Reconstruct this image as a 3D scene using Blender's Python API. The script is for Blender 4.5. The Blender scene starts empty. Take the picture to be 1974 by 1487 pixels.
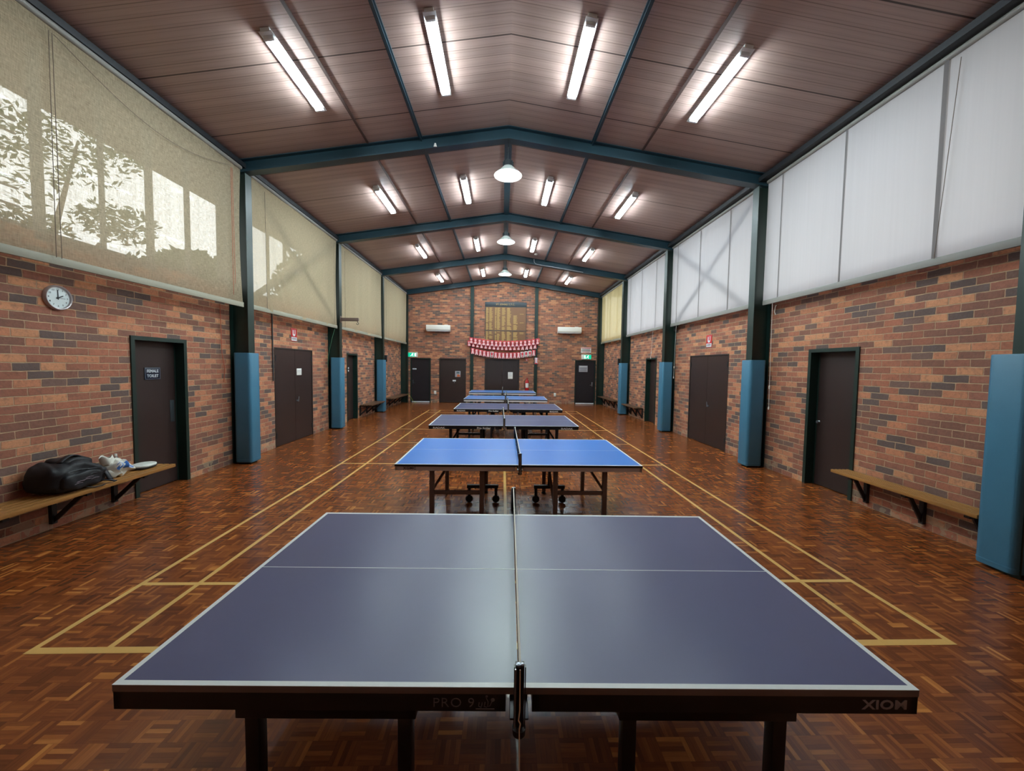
import bpy, bmesh, math, random
from mathutils import Vector, Matrix
S = bpy.context.scene
COL = S.collection
PI = math.pi
# ------------------------------------------------------------------ camera
def Rx(a): return Matrix.Rotation(a, 3, 'X')
def Ry(a): return Matrix.Rotation(a, 3, 'Y')
def Rz(a): return Matrix.Rotation(a, 3, 'Z')
cd = bpy.data.cameras.new('camera'); cam = bpy.data.objects.new('camera', cd); COL.objects.link(cam)
VR = Rz(-0.025972645972234587) @ Rx(-0.0505523640259604) @ Ry(-0.013693130268808208)
rt, fw, up = VR @ Vector((1, 0, 0)), VR @ Vector((0, 1, 0)), VR @ Vector((0, 0, 1))
cam.matrix_world = Matrix(((rt.x, up.x, -fw.x, -0.06328), (rt.y, up.y, -fw.y, -2.42492), (rt.z, up.z, -fw.z, 1.84899), (0, 0, 0, 1)))
cd.sensor_fit = 'HORIZONTAL'; cd.sensor_width = 36; cd.lens = 36 * 742.395 / 1974; cd.clip_start = .05; cd.clip_end = 200
S.camera = cam
# ------------------------------------------------------------------ sky + exposure
W = bpy.data.worlds.new('sky'); S.world = W; W.use_nodes = True
bg = W.node_tree.nodes['Background']; bg.inputs[0].default_value = (1.0, 0.98, 0.975, 1); bg.inputs[1].default_value = 1.32
S.view_settings.view_transform = 'Standard'; S.view_settings.look = 'None'; S.view_settings.gamma = 1
S.view_settings.use_curve_mapping = False; S.view_settings.exposure = 0.72
TUBE = 106.0
BULB = 1900.0
# ------------------------------------------------------------------ materials
def lin(r, g, b):
    f = lambda c: (c / 255 / 12.92) if c / 255 <= .04045 else ((c / 255 + .055) / 1.055) ** 2.4
    return (f(r), f(g), f(b), 1)
class NT:
    def __init__(s, name):
        s.m = bpy.data.materials.new(name); s.m.use_nodes = True; s.t = s.m.node_tree; s.t.nodes.clear()
        s.out = s.t.nodes.new('ShaderNodeOutputMaterial')
    def n(s, t, **k):
        o = s.t.nodes.new(t)
        for a, v in k.items(): setattr(o, a, v)
        return o
    def l(s, a, b): s.t.links.new(a, b)
    def v(s, x, inp):
        if isinstance(x, (int, float, tuple)): inp.default_value = x
        else: s.l(x, inp)
    def math(s, op, a, b=0.0, c=None):
        o = s.n('ShaderNodeMath', operation=op); s.v(a, o.inputs[0]); s.v(b, o.inputs[1])
        if c is not None: s.v(c, o.inputs[2])
        return o.outputs[0]
    def mix(s, f, a, b, blend='MIX'):
        o = s.n('ShaderNodeMix', data_type='RGBA', blend_type=blend); s.v(f, o.inputs[0]); s.v(a, o.inputs[6]); s.v(b, o.inputs[7]); return o.outputs[2]
    def ramp(s, f, stops, interp='LINEAR'):
        o = s.n('ShaderNodeValToRGB'); r = o.color_ramp; r.interpolation = interp
        while len(r.elements) < len(stops): r.elements.new(.5)
        for e, (p, c) in zip(r.elements, stops): e.position = p; e.color = c
        s.v(f, o.inputs[0]); return o.outputs[0]
    def coord(s): return s.n('ShaderNodeTexCoord').outputs['Object']
    def xyz(s, v):
        o = s.n('ShaderNodeSeparateXYZ'); s.l(v, o.inputs[0]); return o.outputs
    def comb(s, x, y, z=0.0):
        o = s.n('ShaderNodeCombineXYZ'); s.v(x, o.inputs[0]); s.v(y, o.inputs[1]); s.v(z, o.inputs[2]); return o.outputs[0]
    def noise(s, vec, scale, detail=3, rough=.55):
        o = s.n('ShaderNodeTexNoise'); s.l(vec, o.inputs['Vector']); o.inputs['Scale'].default_value = scale
        o.inputs['Detail'].default_value = detail; o.inputs['Roughness'].default_value = rough; return o.outputs['Fac']
    def scale(s, v, k):
        o = s.n('ShaderNodeVectorMath', operation='MULTIPLY'); s.l(v, o.inputs[0]); o.inputs[1].default_value = k; return o.outputs[0]
    def bump(s, h, st, dist):
        o = s.n('ShaderNodeBump'); s.l(h, o.inputs['Height']); o.inputs['Strength'].default_value = st; o.inputs['Distance'].default_value = dist; return o.outputs[0]
    def bsdf(s, col, rough=.5, metal=0., normal=None, spec=.5, coat=0., coatr=.1, trans=0.):
        p = s.n('ShaderNodeBsdfPrincipled'); s.v(col, p.inputs['Base Color']); s.v(rough, p.inputs['Roughness']); s.v(metal, p.inputs['Metallic'])
        s.v(spec, p.inputs['Specular IOR Level']); p.inputs['Coat Weight'].default_value = coat; p.inputs['Coat Roughness'].default_value = coatr
        p.inputs['Transmission Weight'].default_value = trans
        if normal is not None: s.l(normal, p.inputs['Normal'])
        return p.outputs[0]
    def fin(s, sh): s.l(sh, s.out.inputs[0]); return s.m
def plain(name, c, rough=.5, metal=0., spec=.5, var=.0, scale=8, bump=0., coat=0.):
    t = NT(name); co = t.coord(); n = t.noise(co, scale)
    k = t.math('MULTIPLY_ADD', n, 2 * var, 1 - var)
    col = t.mix(1.0, c, t.comb(k, k, k), 'MULTIPLY') if var else c
    nm = t.bump(t.noise(co, scale * 12), bump, .002) if bump else None
    return t.fin(t.bsdf(col, rough, metal, nm, spec, coat))
def emit(name, c, st):
    t = NT(name); e = t.n('ShaderNodeEmission'); e.inputs[0].default_value = c; e.inputs[1].default_value = st; return t.fin(e.outputs[0])

def brick_mat(name, axis):
    t = NT(name); co = t.coord(); x = t.xyz(co)
    u = x[axis]; w = x[2]
    nz = t.noise(co, 9, 2)
    u2 = t.math('ADD', u, t.math('MULTIPLY', t.math('SUBTRACT', nz, .5), .022))
    w2 = t.math('ADD', w, t.math('MULTIPLY', t.math('SUBTRACT', t.noise(co, 7, 2), .5), .016))
    b = t.n('ShaderNodeTexBrick'); b.offset = .5; b.squash = 1
    t.l(t.comb(u2, w2), b.inputs['Vector'])
    for i, v in (('Color1', (0, 0, 0, 1)), ('Color2', (1, 1, 1, 1)), ('Mortar', (.5, .5, .5, 1)), ('Scale', 1.0), ('Mortar Size', .0065), ('Mortar Smooth', .5), ('Bias', 0.0), ('Brick Width', .24), ('Row Height', .0865)):
        b.inputs[i].default_value = v
    pal = t.ramp(b.outputs['Color'], [(0, lin(88, 80, 78)), (.11, lin(112, 90, 82)), (.22, lin(128, 88, 74)), (.36, lin(152, 98, 78)), (.54, lin(168, 106, 82)), (.68, lin(192, 128, 95)), (.80, lin(150, 98, 80)), (.9, lin(202, 142, 104)), (1, lin(130, 92, 80))], 'CONSTANT')
    mott = t.noise(co, 22, 4, .65)
    sm = t.n('ShaderNodeMapRange'); t.l(mott, sm.inputs[0]); sm.inputs[1].default_value = .5; sm.inputs[2].default_value = .72
    c = t.mix(t.math('MULTIPLY', sm.outputs[0], .55), pal, lin(98, 76, 68))
    c = t.mix(t.math('MULTIPLY', t.noise(co, 2.2, 3), .26), c, lin(146, 98, 80))
    k = t.math('ADD', t.math('MULTIPLY_ADD', t.noise(co, 5, 3), .4, .52), t.math('MULTIPLY', t.noise(co, 40, 4, .7), .5))
    c = t.mix(1.0, c, t.comb(k, k, k), 'MULTIPLY')
    rf = t.math('FRACT', t.math('DIVIDE', w2, .0865)); hj = t.math('LESS_THAN', t.math('MINIMUM', rf, t.math('SUBTRACT', 1.0, rf)), .105)
    mf = t.math('MULTIPLY', b.outputs['Fac'], t.math('MULTIPLY_ADD', hj, .38, .58))
    mc = t.math('MULTIPLY_ADD', t.noise(co, 14, 3), .9, .45); c = t.mix(mf, c, t.mix(1.0, lin(184, 158, 127), t.comb(mc, mc, mc), 'MULTIPLY'))
    # pale lime bloom on the lowest courses
    st = t.math('MULTIPLY', t.math('GREATER_THAN', t.noise(co, 6, 3), .52), t.math('LESS_THAN', w2, .17))
    c = t.mix(t.math('MULTIPLY', st, .45), c, lin(165, 150, 125))
    h = t.math('ADD', t.math('SUBTRACT', 1.0, b.outputs['Fac']), t.math('MULTIPLY', t.noise(co, 60, 3), .35))
    return t.fin(t.bsdf(c, .85, 0, t.bump(h, .55, .008), .3))

def floor_mat():
    t = NT('parquet'); co = t.coord(); x = t.xyz(co); Q = .121
    fx, fy = t.math('DIVIDE', x[0], Q), t.math('DIVIDE', x[1], Q)
    ix, iy = t.math('FLOOR', fx), t.math('FLOOR', fy)
    rx, ry = t.math('SUBTRACT', fx, ix), t.math('SUBTRACT', fy, iy)
    par = t.math('MODULO', t.math('ABSOLUTE', t.math('ADD', ix, iy)), 2.0)
    inv = t.math('SUBTRACT', 1.0, par)
    def sel(a, b): return t.math('ADD', t.math('MULTIPLY', a, par), t.math('MULTIPLY', b, inv))
    ac, al = sel(rx, ry), sel(ry, rx)          # across / along the fingers
    fi = t.math('FLOOR', t.math('MULTIPLY', ac, 5.0))
    wn = t.n('ShaderNodeTexWhiteNoise', noise_dimensions='3D'); t.l(t.comb(ix, iy, fi), wn.inputs['Vector'])
    wn2 = t.n('ShaderNodeTexWhiteNoise', noise_dimensions='3D'); t.l(t.comb(ix, iy, 7.5), wn2.inputs['Vector'])
    r = t.math('ADD', t.math('MULTIPLY', wn.outputs['Value'], .72), t.math('MULTIPLY', wn2.outputs['Value'], .28))
    c = t.ramp(r, [(0, lin(90, 46, 22)), (.25, lin(108, 56, 27)), (.5, lin(124, 66, 31)), (.72, lin(136, 75, 36)), (.84, lin(154, 90, 43)), (.95, lin(186, 120, 58))])
    g = sel(t.noise(t.scale(co, (90, 9, 1)), 1.0, 3), t.noise(t.scale(co, (9, 90, 1)), 1.0, 3))
    k = t.math('MULTIPLY_ADD', g, .7, .65); c = t.mix(1.0, c, t.comb(k, k, k), 'MULTIPLY')
    fr = t.math('SUBTRACT', t.math('MULTIPLY', ac, 5.0), fi)
    e1 = t.math('LESS_THAN', t.math('MINIMUM', fr, t.math('SUBTRACT', 1.0, fr)), .035)
    e2 = t.math('LESS_THAN', t.math('MINIMUM', al, t.math('SUBTRACT', 1.0, al)), .008)
    gap = t.math('MAXIMUM', e1, e2)
    c = t.mix(t.math('MULTIPLY', gap, .32), c, lin(40, 20, 12))
    ro = t.math('MULTIPLY_ADD', t.noise(co, 1.2, 2), .05, .195)
    return t.fin(t.bsdf(c, ro, 0, None, .45))

def ceiling_mat():
    t = NT('ceiling_board'); co = t.coord(); x = t.xyz(co)
    f = t.math('DIVIDE', t.math('SUBTRACT', x[1], 2.78), .1544)
    i = t.math('FLOOR', f); fr = t.math('SUBTRACT', f, i)
    j = t.math('DIVIDE', t.math('SUBTRACT', x[1], 2.78), 1.235); ji = t.math('ROUND', j)
    jd = t.math('ABSOLUTE', t.math('SUBTRACT', j, ji))
    wn = t.n('ShaderNodeTexWhiteNoise', noise_dimensions='1D'); t.l(i, wn.inputs['W'])
    st = t.noise(t.scale(co, (1.2, 26, 1)), 1.0, 4)
    k = t.math('ADD', t.math('MULTIPLY_ADD', wn.outputs['Value'], .14, .78), t.math('MULTIPLY', st, .3))
    c = t.mix(1.0, lin(170, 146, 137), t.comb(k, k, k), 'MULTIPLY')
    fine = t.math('LESS_THAN', t.math('ABSOLUTE', t.math('SUBTRACT', t.math('FRACT', t.math('MULTIPLY', f, 2.0)), .5)), .05)
    c = t.mix(t.math('MULTIPLY', fine, .22), c, lin(50, 36, 32))
    g1 = t.math('LESS_THAN', t.math('MINIMUM', fr, t.math('SUBTRACT', 1.0, fr)), .035)
    c = t.mix(t.math('MULTIPLY', g1, .45), c, lin(50, 36, 32))
    g2 = t.math('LESS_THAN', jd, .0085)
    c = t.mix(t.math('MULTIPLY', g2, .8), c, lin(38, 28, 26))
    return t.fin(t.bsdf(c, .5, 0, None, .35))

def blind_mat(name, col, clear, weave):
    t = NT(name); co = t.coord(); x = t.xyz(co)
    n1 = t.noise(t.scale(co, (1, 26, .5)), 1.0, 3); n2 = t.math('ADD', t.math('MULTIPLY', t.math('SUBTRACT', t.noise(t.scale(co, (1, 120, 14)), 1.0, 2), .5), 1.6), t.math('MULTIPLY_ADD', t.math('SUBTRACT', t.noise(t.scale(co, (1, 14, 120)), 1.0, 2), .5), 1.6, .5))
    k = t.math('MULTIPLY_ADD', n1, .25 * weave, 1 - .16 * weave); c = t.mix(1.0, col, t.comb(k, k, k), 'MULTIPLY')
    d = t.n('ShaderNodeBsdfDiffuse'); t.v(c, d.inputs[0]); tr = t.n('ShaderNodeBsdfTranslucent'); t.v(c, tr.inputs[0])
    a = t.n('ShaderNodeMixShader'); a.inputs[0].default_value = .55; t.l(d.outputs[0], a.inputs[1]); t.l(tr.outputs[0], a.inputs[2])
    if clear:
        tp = t.n('ShaderNodeBsdfTransparent'); m = t.n('ShaderNodeMixShader')
        f = t.math('MULTIPLY', t.math('ADD', t.math('MULTIPLY', n2, .9), t.math('MULTIPLY', n1, .5)), clear * 1.45)
        t.v(f, m.inputs[0]); t.l(a.outputs[0], m.inputs[1]); t.l(tp.outputs[0], m.inputs[2]); return t.fin(m.outputs[0])
    return t.fin(a.outputs[0])
def glass_mat():
    t = NT('window_glass'); g = t.n('ShaderNodeBsdfGlossy'); g.inputs['Roughness'].default_value = .03
    tp = t.n('ShaderNodeBsdfTransparent'); tp.inputs[0].default_value = (.93, .96, .95, 1); m = t.n('ShaderNodeMixShader'); m.inputs[0].default_value = .02
    t.l(tp.outputs[0], m.inputs[1]); t.l(g.outputs[0], m.inputs[2]); return t.fin(m.outputs[0])
def net_mat():
    t = NT('net_mesh'); co = t.coord(); x = t.xyz(co)
    def th(a): return t.math('LESS_THAN', t.math('FRACT', t.math('DIVIDE', a, .012)), .3)
    f = t.math('MAXIMUM', th(x[1]), th(x[2]))
    d = t.n('ShaderNodeBsdfDiffuse'); d.inputs[0].default_value = lin(30, 44, 50); tp = t.n('ShaderNodeBsdfTransparent'); m = t.n('ShaderNodeMixShader')
    t.v(f, m.inputs[0]); t.l(tp.outputs[0], m.inputs[1]); t.l(d.outputs[0], m.inputs[2]); return t.fin(m.outputs[0])
def leaf_mat(name, c):
    t = NT(name); co = t.coord(); k = t.math('MULTIPLY_ADD', t.noise(co, 3), .9, .5); cc = t.mix(1.0, c, t.comb(k, k, k), 'MULTIPLY')
    d = t.n('ShaderNodeBsdfDiffuse'); t.v(cc, d.inputs[0]); tr = t.n('ShaderNodeBsdfTranslucent'); t.v(cc, tr.inputs[0]); m = t.n('ShaderNodeMixShader'); m.inputs[0].default_value = .35
    t.l(d.outputs[0], m.inputs[1]); t.l(tr.outputs[0], m.inputs[2]); return t.fin(m.outputs[0])
def wood_mat(name, c1, c2, rough=.4):
    t = NT(name); co = t.coord(); n = t.noise(t.scale(co, (60, 3, 60)), 1.0, 4); return t.fin(t.bsdf(t.mix(n, c1, c2), rough))

M = dict(
    brickY=brick_mat('brick_side', 1), brickX=brick_mat('brick_end', 0), floor=floor_mat(), ceil=ceiling_mat(),
    steel=plain('hazed_green_steel', lin(38, 64, 74), .38, 0, .5, .1, 3), steel2=plain('dark_green_frame', lin(18, 42, 36), .4, 0, .5, .1, 4),  # rafter steel tinted bluer and lighter, lens haze put into its colour
    strip=plain('brown_strip', lin(84, 66, 60), .6), eave=plain('dark_eave', lin(34, 38, 42), .6),
    line=plain('line_paint', lin(214, 172, 98), .3, 0, .5, .07, 12),
    door=plain('brown_door', lin(46, 34, 32), .38, 0, .5, .12, 3), door_black=plain('black_door', lin(27, 25, 30), .4, 0, .5, .1, 3),
    frame_brown=plain('brown_frame', lin(44, 36, 33), .45),
    pad=plain('blue_vinyl', lin(62, 116, 144), .42, 0, .45, .09, 5, .25),
    beige=blind_mat('beige_blind', lin(216, 200, 170), .32, 1.0), cream=blind_mat('cream_blind', lin(222, 205, 172), .2, 1.0), yellow=blind_mat('yellow_blind', lin(224, 206, 156), .06, .8),
    white=blind_mat('white_blind', lin(218, 215, 219), 0, .35), seam=blind_mat('blind_seam', lin(150, 146, 146), 0, .2),
    hem=plain('hem_bar', lin(150, 147, 130), .6), hemw=plain('hem_bar_grey', lin(134, 132, 126), .6),
    glass=glass_mat(), net=net_mat(), alu=plain('window_frame', lin(96, 92, 84), .5),
    top_grey=plain('indigo_top', lin(74, 76, 112), .34, 0, .5, .05, 2.5), top_blue=plain('bright_blue_top', lin(36, 122, 214), .32, 0, .5, .04, 3),
    top_navy=plain('navy_top', lin(46, 62, 104), .34, 0, .5, .06, 3), top_mid=plain('mid_blue_top', lin(78, 124, 188), .32, 0, .5, .04, 3),
    tline=plain('white_line', lin(226, 232, 230), .4), edge=plain('edge_band', lin(112, 97, 92), .5), black=plain('black_steel', lin(16, 17, 20), .42),
    grey=plain('grey_steel', lin(188, 180, 178), .42, 0), brown_steel=plain('brown_steel', lin(104, 86, 78), .45, .0), silver=plain('silver_steel', lin(214, 214, 216), .42, 0), navy=plain('navy_steel', lin(16, 26, 34), .42),
    chrome=plain('clamp_metal', lin(150, 158, 166), .28, .8), tape=plain('net_tape', lin(232, 228, 214), .7), cord=plain('cord', lin(206, 180, 150), .8), redcord=plain('red_cord', lin(178, 86, 60), .8),
    whitecord=plain('white_cord', lin(228, 224, 214), .7), greencord=plain('green_cord', lin(64, 110, 84), .8), yellowcord=plain('yellow_cord', lin(170, 190, 80), .7), darkcord=plain('dark_cord', lin(112, 98, 86), .8),
    slat=wood_mat('bench_slat', lin(176, 124, 62), lin(124, 84, 44)), slat_dark=wood_mat('bench_slat_dark', lin(110, 80, 58), lin(76, 56, 42)),
    iron=plain('black_iron', lin(20, 20, 22), .5), plastic=plain('white_plastic', lin(232, 230, 222), .4), tubew=emit('tube_glow', (.80, .94, 1, 1), TUBE), bulb=emit('bulb_glow', (.82, 1, .93, 1), BULB), bulb2=emit('bulb_glow_dim', (.82, 1, .93, 1), BULB * .35),
    batten=plain('white_enamel', lin(226, 230, 230), .35), shade=plain('reflector', lin(216, 226, 220), .4), dark_metal=plain('dark_housing', lin(58, 66, 70), .45, .3),
    exitg=emit('exit_green', lin(20, 170, 130), 1.0), exitw=emit('exit_white', lin(220, 250, 240), 1.2),
    red=plain('red_paint', lin(196, 36, 40), .35), redf=plain('red_paper', lin(206, 62, 74), .7), pink=plain('pink_print', lin(244, 200, 202), .7), paperw=plain('white_paper', lin(228, 230, 226), .8), papergrey=plain('grey_paper', lin(168, 168, 176), .7), ink=plain('ink', lin(42, 44, 52), .7), orange=plain('orange_print', lin(204, 104, 56), .7), tealp=plain('teal_print', lin(84, 104, 110), .7),
    signblue=plain('sign_navy', lin(16, 24, 44), .35), signwhite=plain('sign_white', lin(222, 230, 236), .5), signgrey=plain('sign_border', lin(120, 130, 146), .5),
    gold=plain('gold_leaf', lin(190, 156, 92), .45, .2), board=wood_mat('honour_timber', lin(126, 88, 56), lin(108, 74, 48)), header=plain('board_header', lin(46, 56, 62), .45),
    letg=plain('grey_lettering', lin(150, 144, 146), .5), letd=plain('dim_lettering', lin(112, 110, 116), .5), letw=plain('pale_lettering', lin(222, 226, 226), .5), letb=plain('black_lettering', lin(12, 12, 18), .5),
    face=plain('clock_face', lin(226, 238, 240), .35), rim=plain('clock_rim', lin(176, 168, 170), .3, .3), bag=plain('black_nylon', lin(22, 23, 28), .6, 0, .4, .35, 14, .6), bag2=plain('black_webbing', lin(30, 31, 38), .5), bagprint=plain('bag_print', lin(92, 74, 84), .6),
    poly=plain('white_bag', lin(226, 226, 216), .45, 0, .5, .05, 10, .5), polyb=plain('blue_bag_print', lin(52, 112, 190), .45), lid=plain('case_lid', lin(222, 228, 222), .35), lidd=plain('case_base', lin(40, 42, 44), .5),
    leaf=leaf_mat('leaves', lin(70, 92, 46)), leaf2=leaf_mat('leaves_dark', lin(58, 80, 44)), bark=plain('bark', lin(90, 74, 60), .9), ground=plain('ground', lin(120, 118, 104), .95, 0, .2, .2, .6), soffit=plain('soffit', lin(176, 168, 156), .8))
def bottle_mat():
    t = NT('clear_plastic'); return t.fin(t.bsdf((.86, .92, 1, 1), .08, 0, None, .5, 0, .1, .85))
M['bottle'] = bottle_mat()
# ------------------------------------------------------------------ mesh builder
class MB:
    def __init__(s): s.bm = bmesh.new(); s.mats = []
    def _add(s, t, mi, mx=None):
        if mx is not None: bmesh.ops.transform(t, matrix=mx, verts=t.verts)
        for f in t.faces: f.material_index = mi
        me = bpy.data.meshes.new('tmp'); t.to_mesh(me); t.free(); s.bm.from_mesh(me); bpy.data.meshes.remove(me); return s
    def box(s, x0, x1, y0, y1, z0, z1, bev=0, mi=0, mx=None, seg=2):
        t = bmesh.new(); bmesh.ops.create_cube(t, size=1)
        bmesh.ops.transform(t, matrix=Matrix.Translation(((x0 + x1) / 2, (y0 + y1) / 2, (z0 + z1) / 2)) @ Matrix.Diagonal((abs(x1 - x0), abs(y1 - y0), abs(z1 - z0), 1)), verts=t.verts)
        if bev: bmesh.ops.bevel(t, geom=t.edges[:], offset=bev, segments=seg, affect='EDGES', profile=.5)
        return s._add(t, mi, mx)
    def bar(s, p, q, w, h, mi=0, upv=(0, 0, 1), bev=0):
        p, q = Vector(p), Vector(q); d = q - p; L = d.length; d.normalize(); u = Vector(upv)
        if abs(d.dot(u)) > .99: u = Vector((0, 1, 0))
        r = d.cross(u).normalized(); u = r.cross(d).normalized(); c = (p + q) / 2
        mx = Matrix(((r.x, d.x, u.x, c.x), (r.y, d.y, u.y, c.y), (r.z, d.z, u.z, c.z), (0, 0, 0, 1)))
        return s.box(-w / 2, w / 2, -L / 2, L / 2, -h / 2, h / 2, bev, mi, mx)
    def tube(s, pts, r, n=8, mi=0, cap=True):
        pts = [Vector(p) for p in pts]; t = bmesh.new(); rings = []; pu = None
        for i, p in enumerate(pts):
            d = (pts[min(i + 1, len(pts) - 1)] - pts[max(i - 1, 0)]).normalized()
            if pu is None: pu = Vector((0, 0, 1)) if abs(d.z) < .9 else Vector((1, 0, 0))
            a = d.cross(pu).normalized(); b = a.cross(d).normalized(); pu = b
            rr = r[i] if isinstance(r, (list, tuple)) else r
            rings.append([t.verts.new(p + a * math.cos(2 * PI * k / n) * rr + b * math.sin(2 * PI * k / n) * rr) for k in range(n)])
        for A, B in zip(rings, rings[1:]):
            for k in range(n): t.faces.new((A[k], A[(k + 1) % n], B[(k + 1) % n], B[k]))
        if cap: t.faces.new(rings[0][::-1]); t.faces.new(rings[-1])
        bmesh.ops.recalc_face_normals(t, faces=t.faces)
        return s._add(t, mi)
    def lathe(s, prof, n=32, mi=0, mx=None, close=False):
        t = bmesh.new(); rings = []
        for r, z in prof:
            rings.append([t.verts.new((r * math.cos(2 * PI * k / n), r * math.sin(2 * PI * k / n), z)) for k in range(n)] if r > 1e-6 else [t.verts.new((0, 0, z))])
        for A, B in zip(rings, rings[1:]):
            for k in range(n):
                a, b, c, d = A[k % len(A)], A[(k + 1) % len(A)], B[(k + 1) % len(B)], B[k % len(B)]
                vs = []
                for v in (a, b, c, d):
                    if v not in vs: vs.append(v)
                if len(vs) > 2: t.faces.new(vs)
        bmesh.ops.recalc_face_normals(t, faces=t.faces)
        return s._add(t, mi, mx)
    def prism(s, poly, lo, hi, axis='y', mi=0, mx=None, bev=0):
        t = bmesh.new()
        def P(a, b, h): return {'y': (a, h, b), 'x': (h, a, b), 'z': (a, b, h)}[axis]
        A = [t.verts.new(P(a, b, lo)) for a, b in poly]; B = [t.verts.new(P(a, b, hi)) for a, b in poly]
        n = len(poly); t.faces.new(A); t.faces.new(B[::-1])
        for k in range(n): t.faces.new((A[k], B[k], B[(k + 1) % n], A[(k + 1) % n]))
        bmesh.ops.recalc_face_normals(t, faces=t.faces)
        if bev: bmesh.ops.bevel(t, geom=t.edges[:], offset=bev, segments=2, affect='EDGES', profile=.5)
        return s._add(t, mi, mx)
    def grid(s, fn, nu, nv, mi=0, wrap=False):
        t = bmesh.new(); V = [[t.verts.new(fn(i / nu, j / nv)) for j in range(nv + 1)] for i in range(nu if wrap else nu + 1)]
        for i in range(nu):
            for j in range(nv):
                t.faces.new((V[i][j], V[(i + 1) % len(V)][j], V[(i + 1) % len(V)][j + 1], V[i][j + 1]))
        return s._add(t, mi)
    def quad(s, a, b, c, d, mi=0):
        t = bmesh.new(); t.faces.new([t.verts.new(v) for v in (a, b, c, d)]); return s._add(t, mi)
    def text(s, txt, size, mx, depth=.0015, mi=0, bold=0., space=1.0, sx=1.0, align='CENTER'):
        c = bpy.data.curves.new('tx', 'FONT'); c.body = txt; c.size = size; c.extrude = depth; c.offset = bold; c.align_x = align; c.align_y = 'CENTER'; c.space_character = space; c.resolution_u = 3
        o = bpy.data.objects.new('tx', c); COL.objects.link(o); dg = bpy.context.evaluated_depsgraph_get(); me = bpy.data.meshes.new_from_object(o.evaluated_get(dg))
        COL.objects.unlink(o); bpy.data.objects.remove(o); bpy.data.curves.remove(c)
        t = bmesh.new(); t.from_mesh(me); bpy.data.meshes.remove(me)
        return s._add(t, mi, mx @ Matrix.Diagonal((sx, 1, 1, 1)))
    def build(s, name, mat, parent=None, smooth=True, ang=35):
        me = bpy.data.meshes.new(name); s.bm.to_mesh(me); s.bm.free()
        for m in (mat if isinstance(mat, (list, tuple)) else [mat]): me.materials.append(m)
        if smooth:
            for p in me.polygons: p.use_smooth = True
            me.set_sharp_from_angle(angle=math.radians(ang))
        o = bpy.data.objects.new(name, me); COL.objects.link(o)
        if parent: o.parent = parent
        return o
def tag(o, label, cat, group=None):
    o['label'] = label; o['category'] = cat
    if group: o['group'] = group
    return o
def thing(name, label, cat, loc=(0, 0, 0), rz=0, group=None):
    o = bpy.data.objects.new(name, None); COL.objects.link(o); o.location = loc; o.rotation_euler = (0, 0, rz); o.empty_display_size = .1
    return tag(o, label, cat, group)
def struct(o, label=None):
    o['kind'] = 'structure'
    if label: o['label'] = label
    return o
def sroot(name, loc=(0, 0, 0)):
    o = bpy.data.objects.new(name, None); COL.objects.link(o); o.location = loc; o.empty_display_size = .1; o['kind'] = 'structure'; return o
def copy_tree(o, parent=None):
    c = o.copy(); COL.objects.link(c)
    if parent: c.parent = parent
    for ch in list(o.children): copy_tree(ch, c)
    return c
def face_mx(o, r, u):   # text plane: x -> r, y -> u
    r, u = Vector(r), Vector(u); n = r.cross(u); return Matrix(((r.x, u.x, n.x, o[0]), (r.y, u.y, n.y, o[1]), (r.z, u.z, n.z, o[2]), (0, 0, 0, 1)))
# ------------------------------------------------------------------ hall dimensions (metres; x right, y down the hall, z up)
XL, XR, YB, YF = -4.97, 4.92, 16.55, -3.2
ZR, SL = 6.14, .151                     # ridge height, roof slope
ZW = 3.2                                # top of the side brickwork / window sill
FR = [0.9, 4.75, 8.65, 12.6, 16.42]     # portal frames
zc = lambda x: ZR - SL * abs(x)
TH = .28
# floor and painted court
b = MB(); b.box(XL - .3, XR + .3, YF - .3, YB + .3, -.15, 0); flo = struct(b.build('floor', M['floor'], None, False))
def cl(x0, x1, y0, y1, z=.0006):
    k = .0065
    t = bmesh.new(); f = [t.verts.new(v) for v in ((x0, y0 + k * x0, z), (x1, y0 + k * x1, z), (x1, y1 + k * x1, z), (x0, y1 + k * x0, z))]; t.faces.new(f)
    e = bmesh.ops.extrude_face_region(t, geom=t.faces[:]); bmesh.ops.translate(t, vec=(0, 0, -.0005), verts=[v for v in e['geom'] if isinstance(v, bmesh.types.BMVert)])
    bmesh.ops.recalc_face_normals(t, faces=t.faces); CL._add(t, 0)
CL = MB()
for y in (0, .76, 4.72, 8.64, 12.60, 13.36): cl(-3.05, 3.05, y, y + .04 if y else .055)
cl(-3.05, 3.05, 6.685, 6.715)
for x in (-3.05, -2.59, 2.55, 3.01): cl(x, x + .04, 0, 13.4, .0011)
cl(-.02, .02, 0, 4.72, .0011); cl(-.02, .02, 8.68, 13.4, .0011)
co = CL.build('court_marking', M['line'], flo, False); co['label'] = 'yellow court lines'
# side walls with door openings
DOORS_L = [(2.79, 3.69), (6.0, 7.67), (9.87, 10.75)]
DOORS_R = [(2.83, 3.72), (5.94, 7.69), (9.9, 10.8)]
DH = 2.185
def side_wall(name, x, sgn, doors):
    b = MB(); xs = sorted((x, x + sgn * TH)); y = YF
    for d0, d1 in doors:
        b.box(*xs, y, d0, 0, ZW); b.box(*xs, d0, d1, DH, ZW); y = d1
    b.box(*xs, y, YB + TH, 0, ZW)
    for d0, d1 in doors: b.box(*sorted((x + sgn * TH, x + sgn * (TH + .06))), d0 - .1, d1 + .1, 0, DH + .1)  # added backing panels behind the doors, keep sky light out of the gaps
    return struct(b.build(name, M['brickY'], None, False))
side_wall('wall_left', XL, -1, DOORS_L); side_wall('wall_right', XR, 1, DOORS_R)
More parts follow.
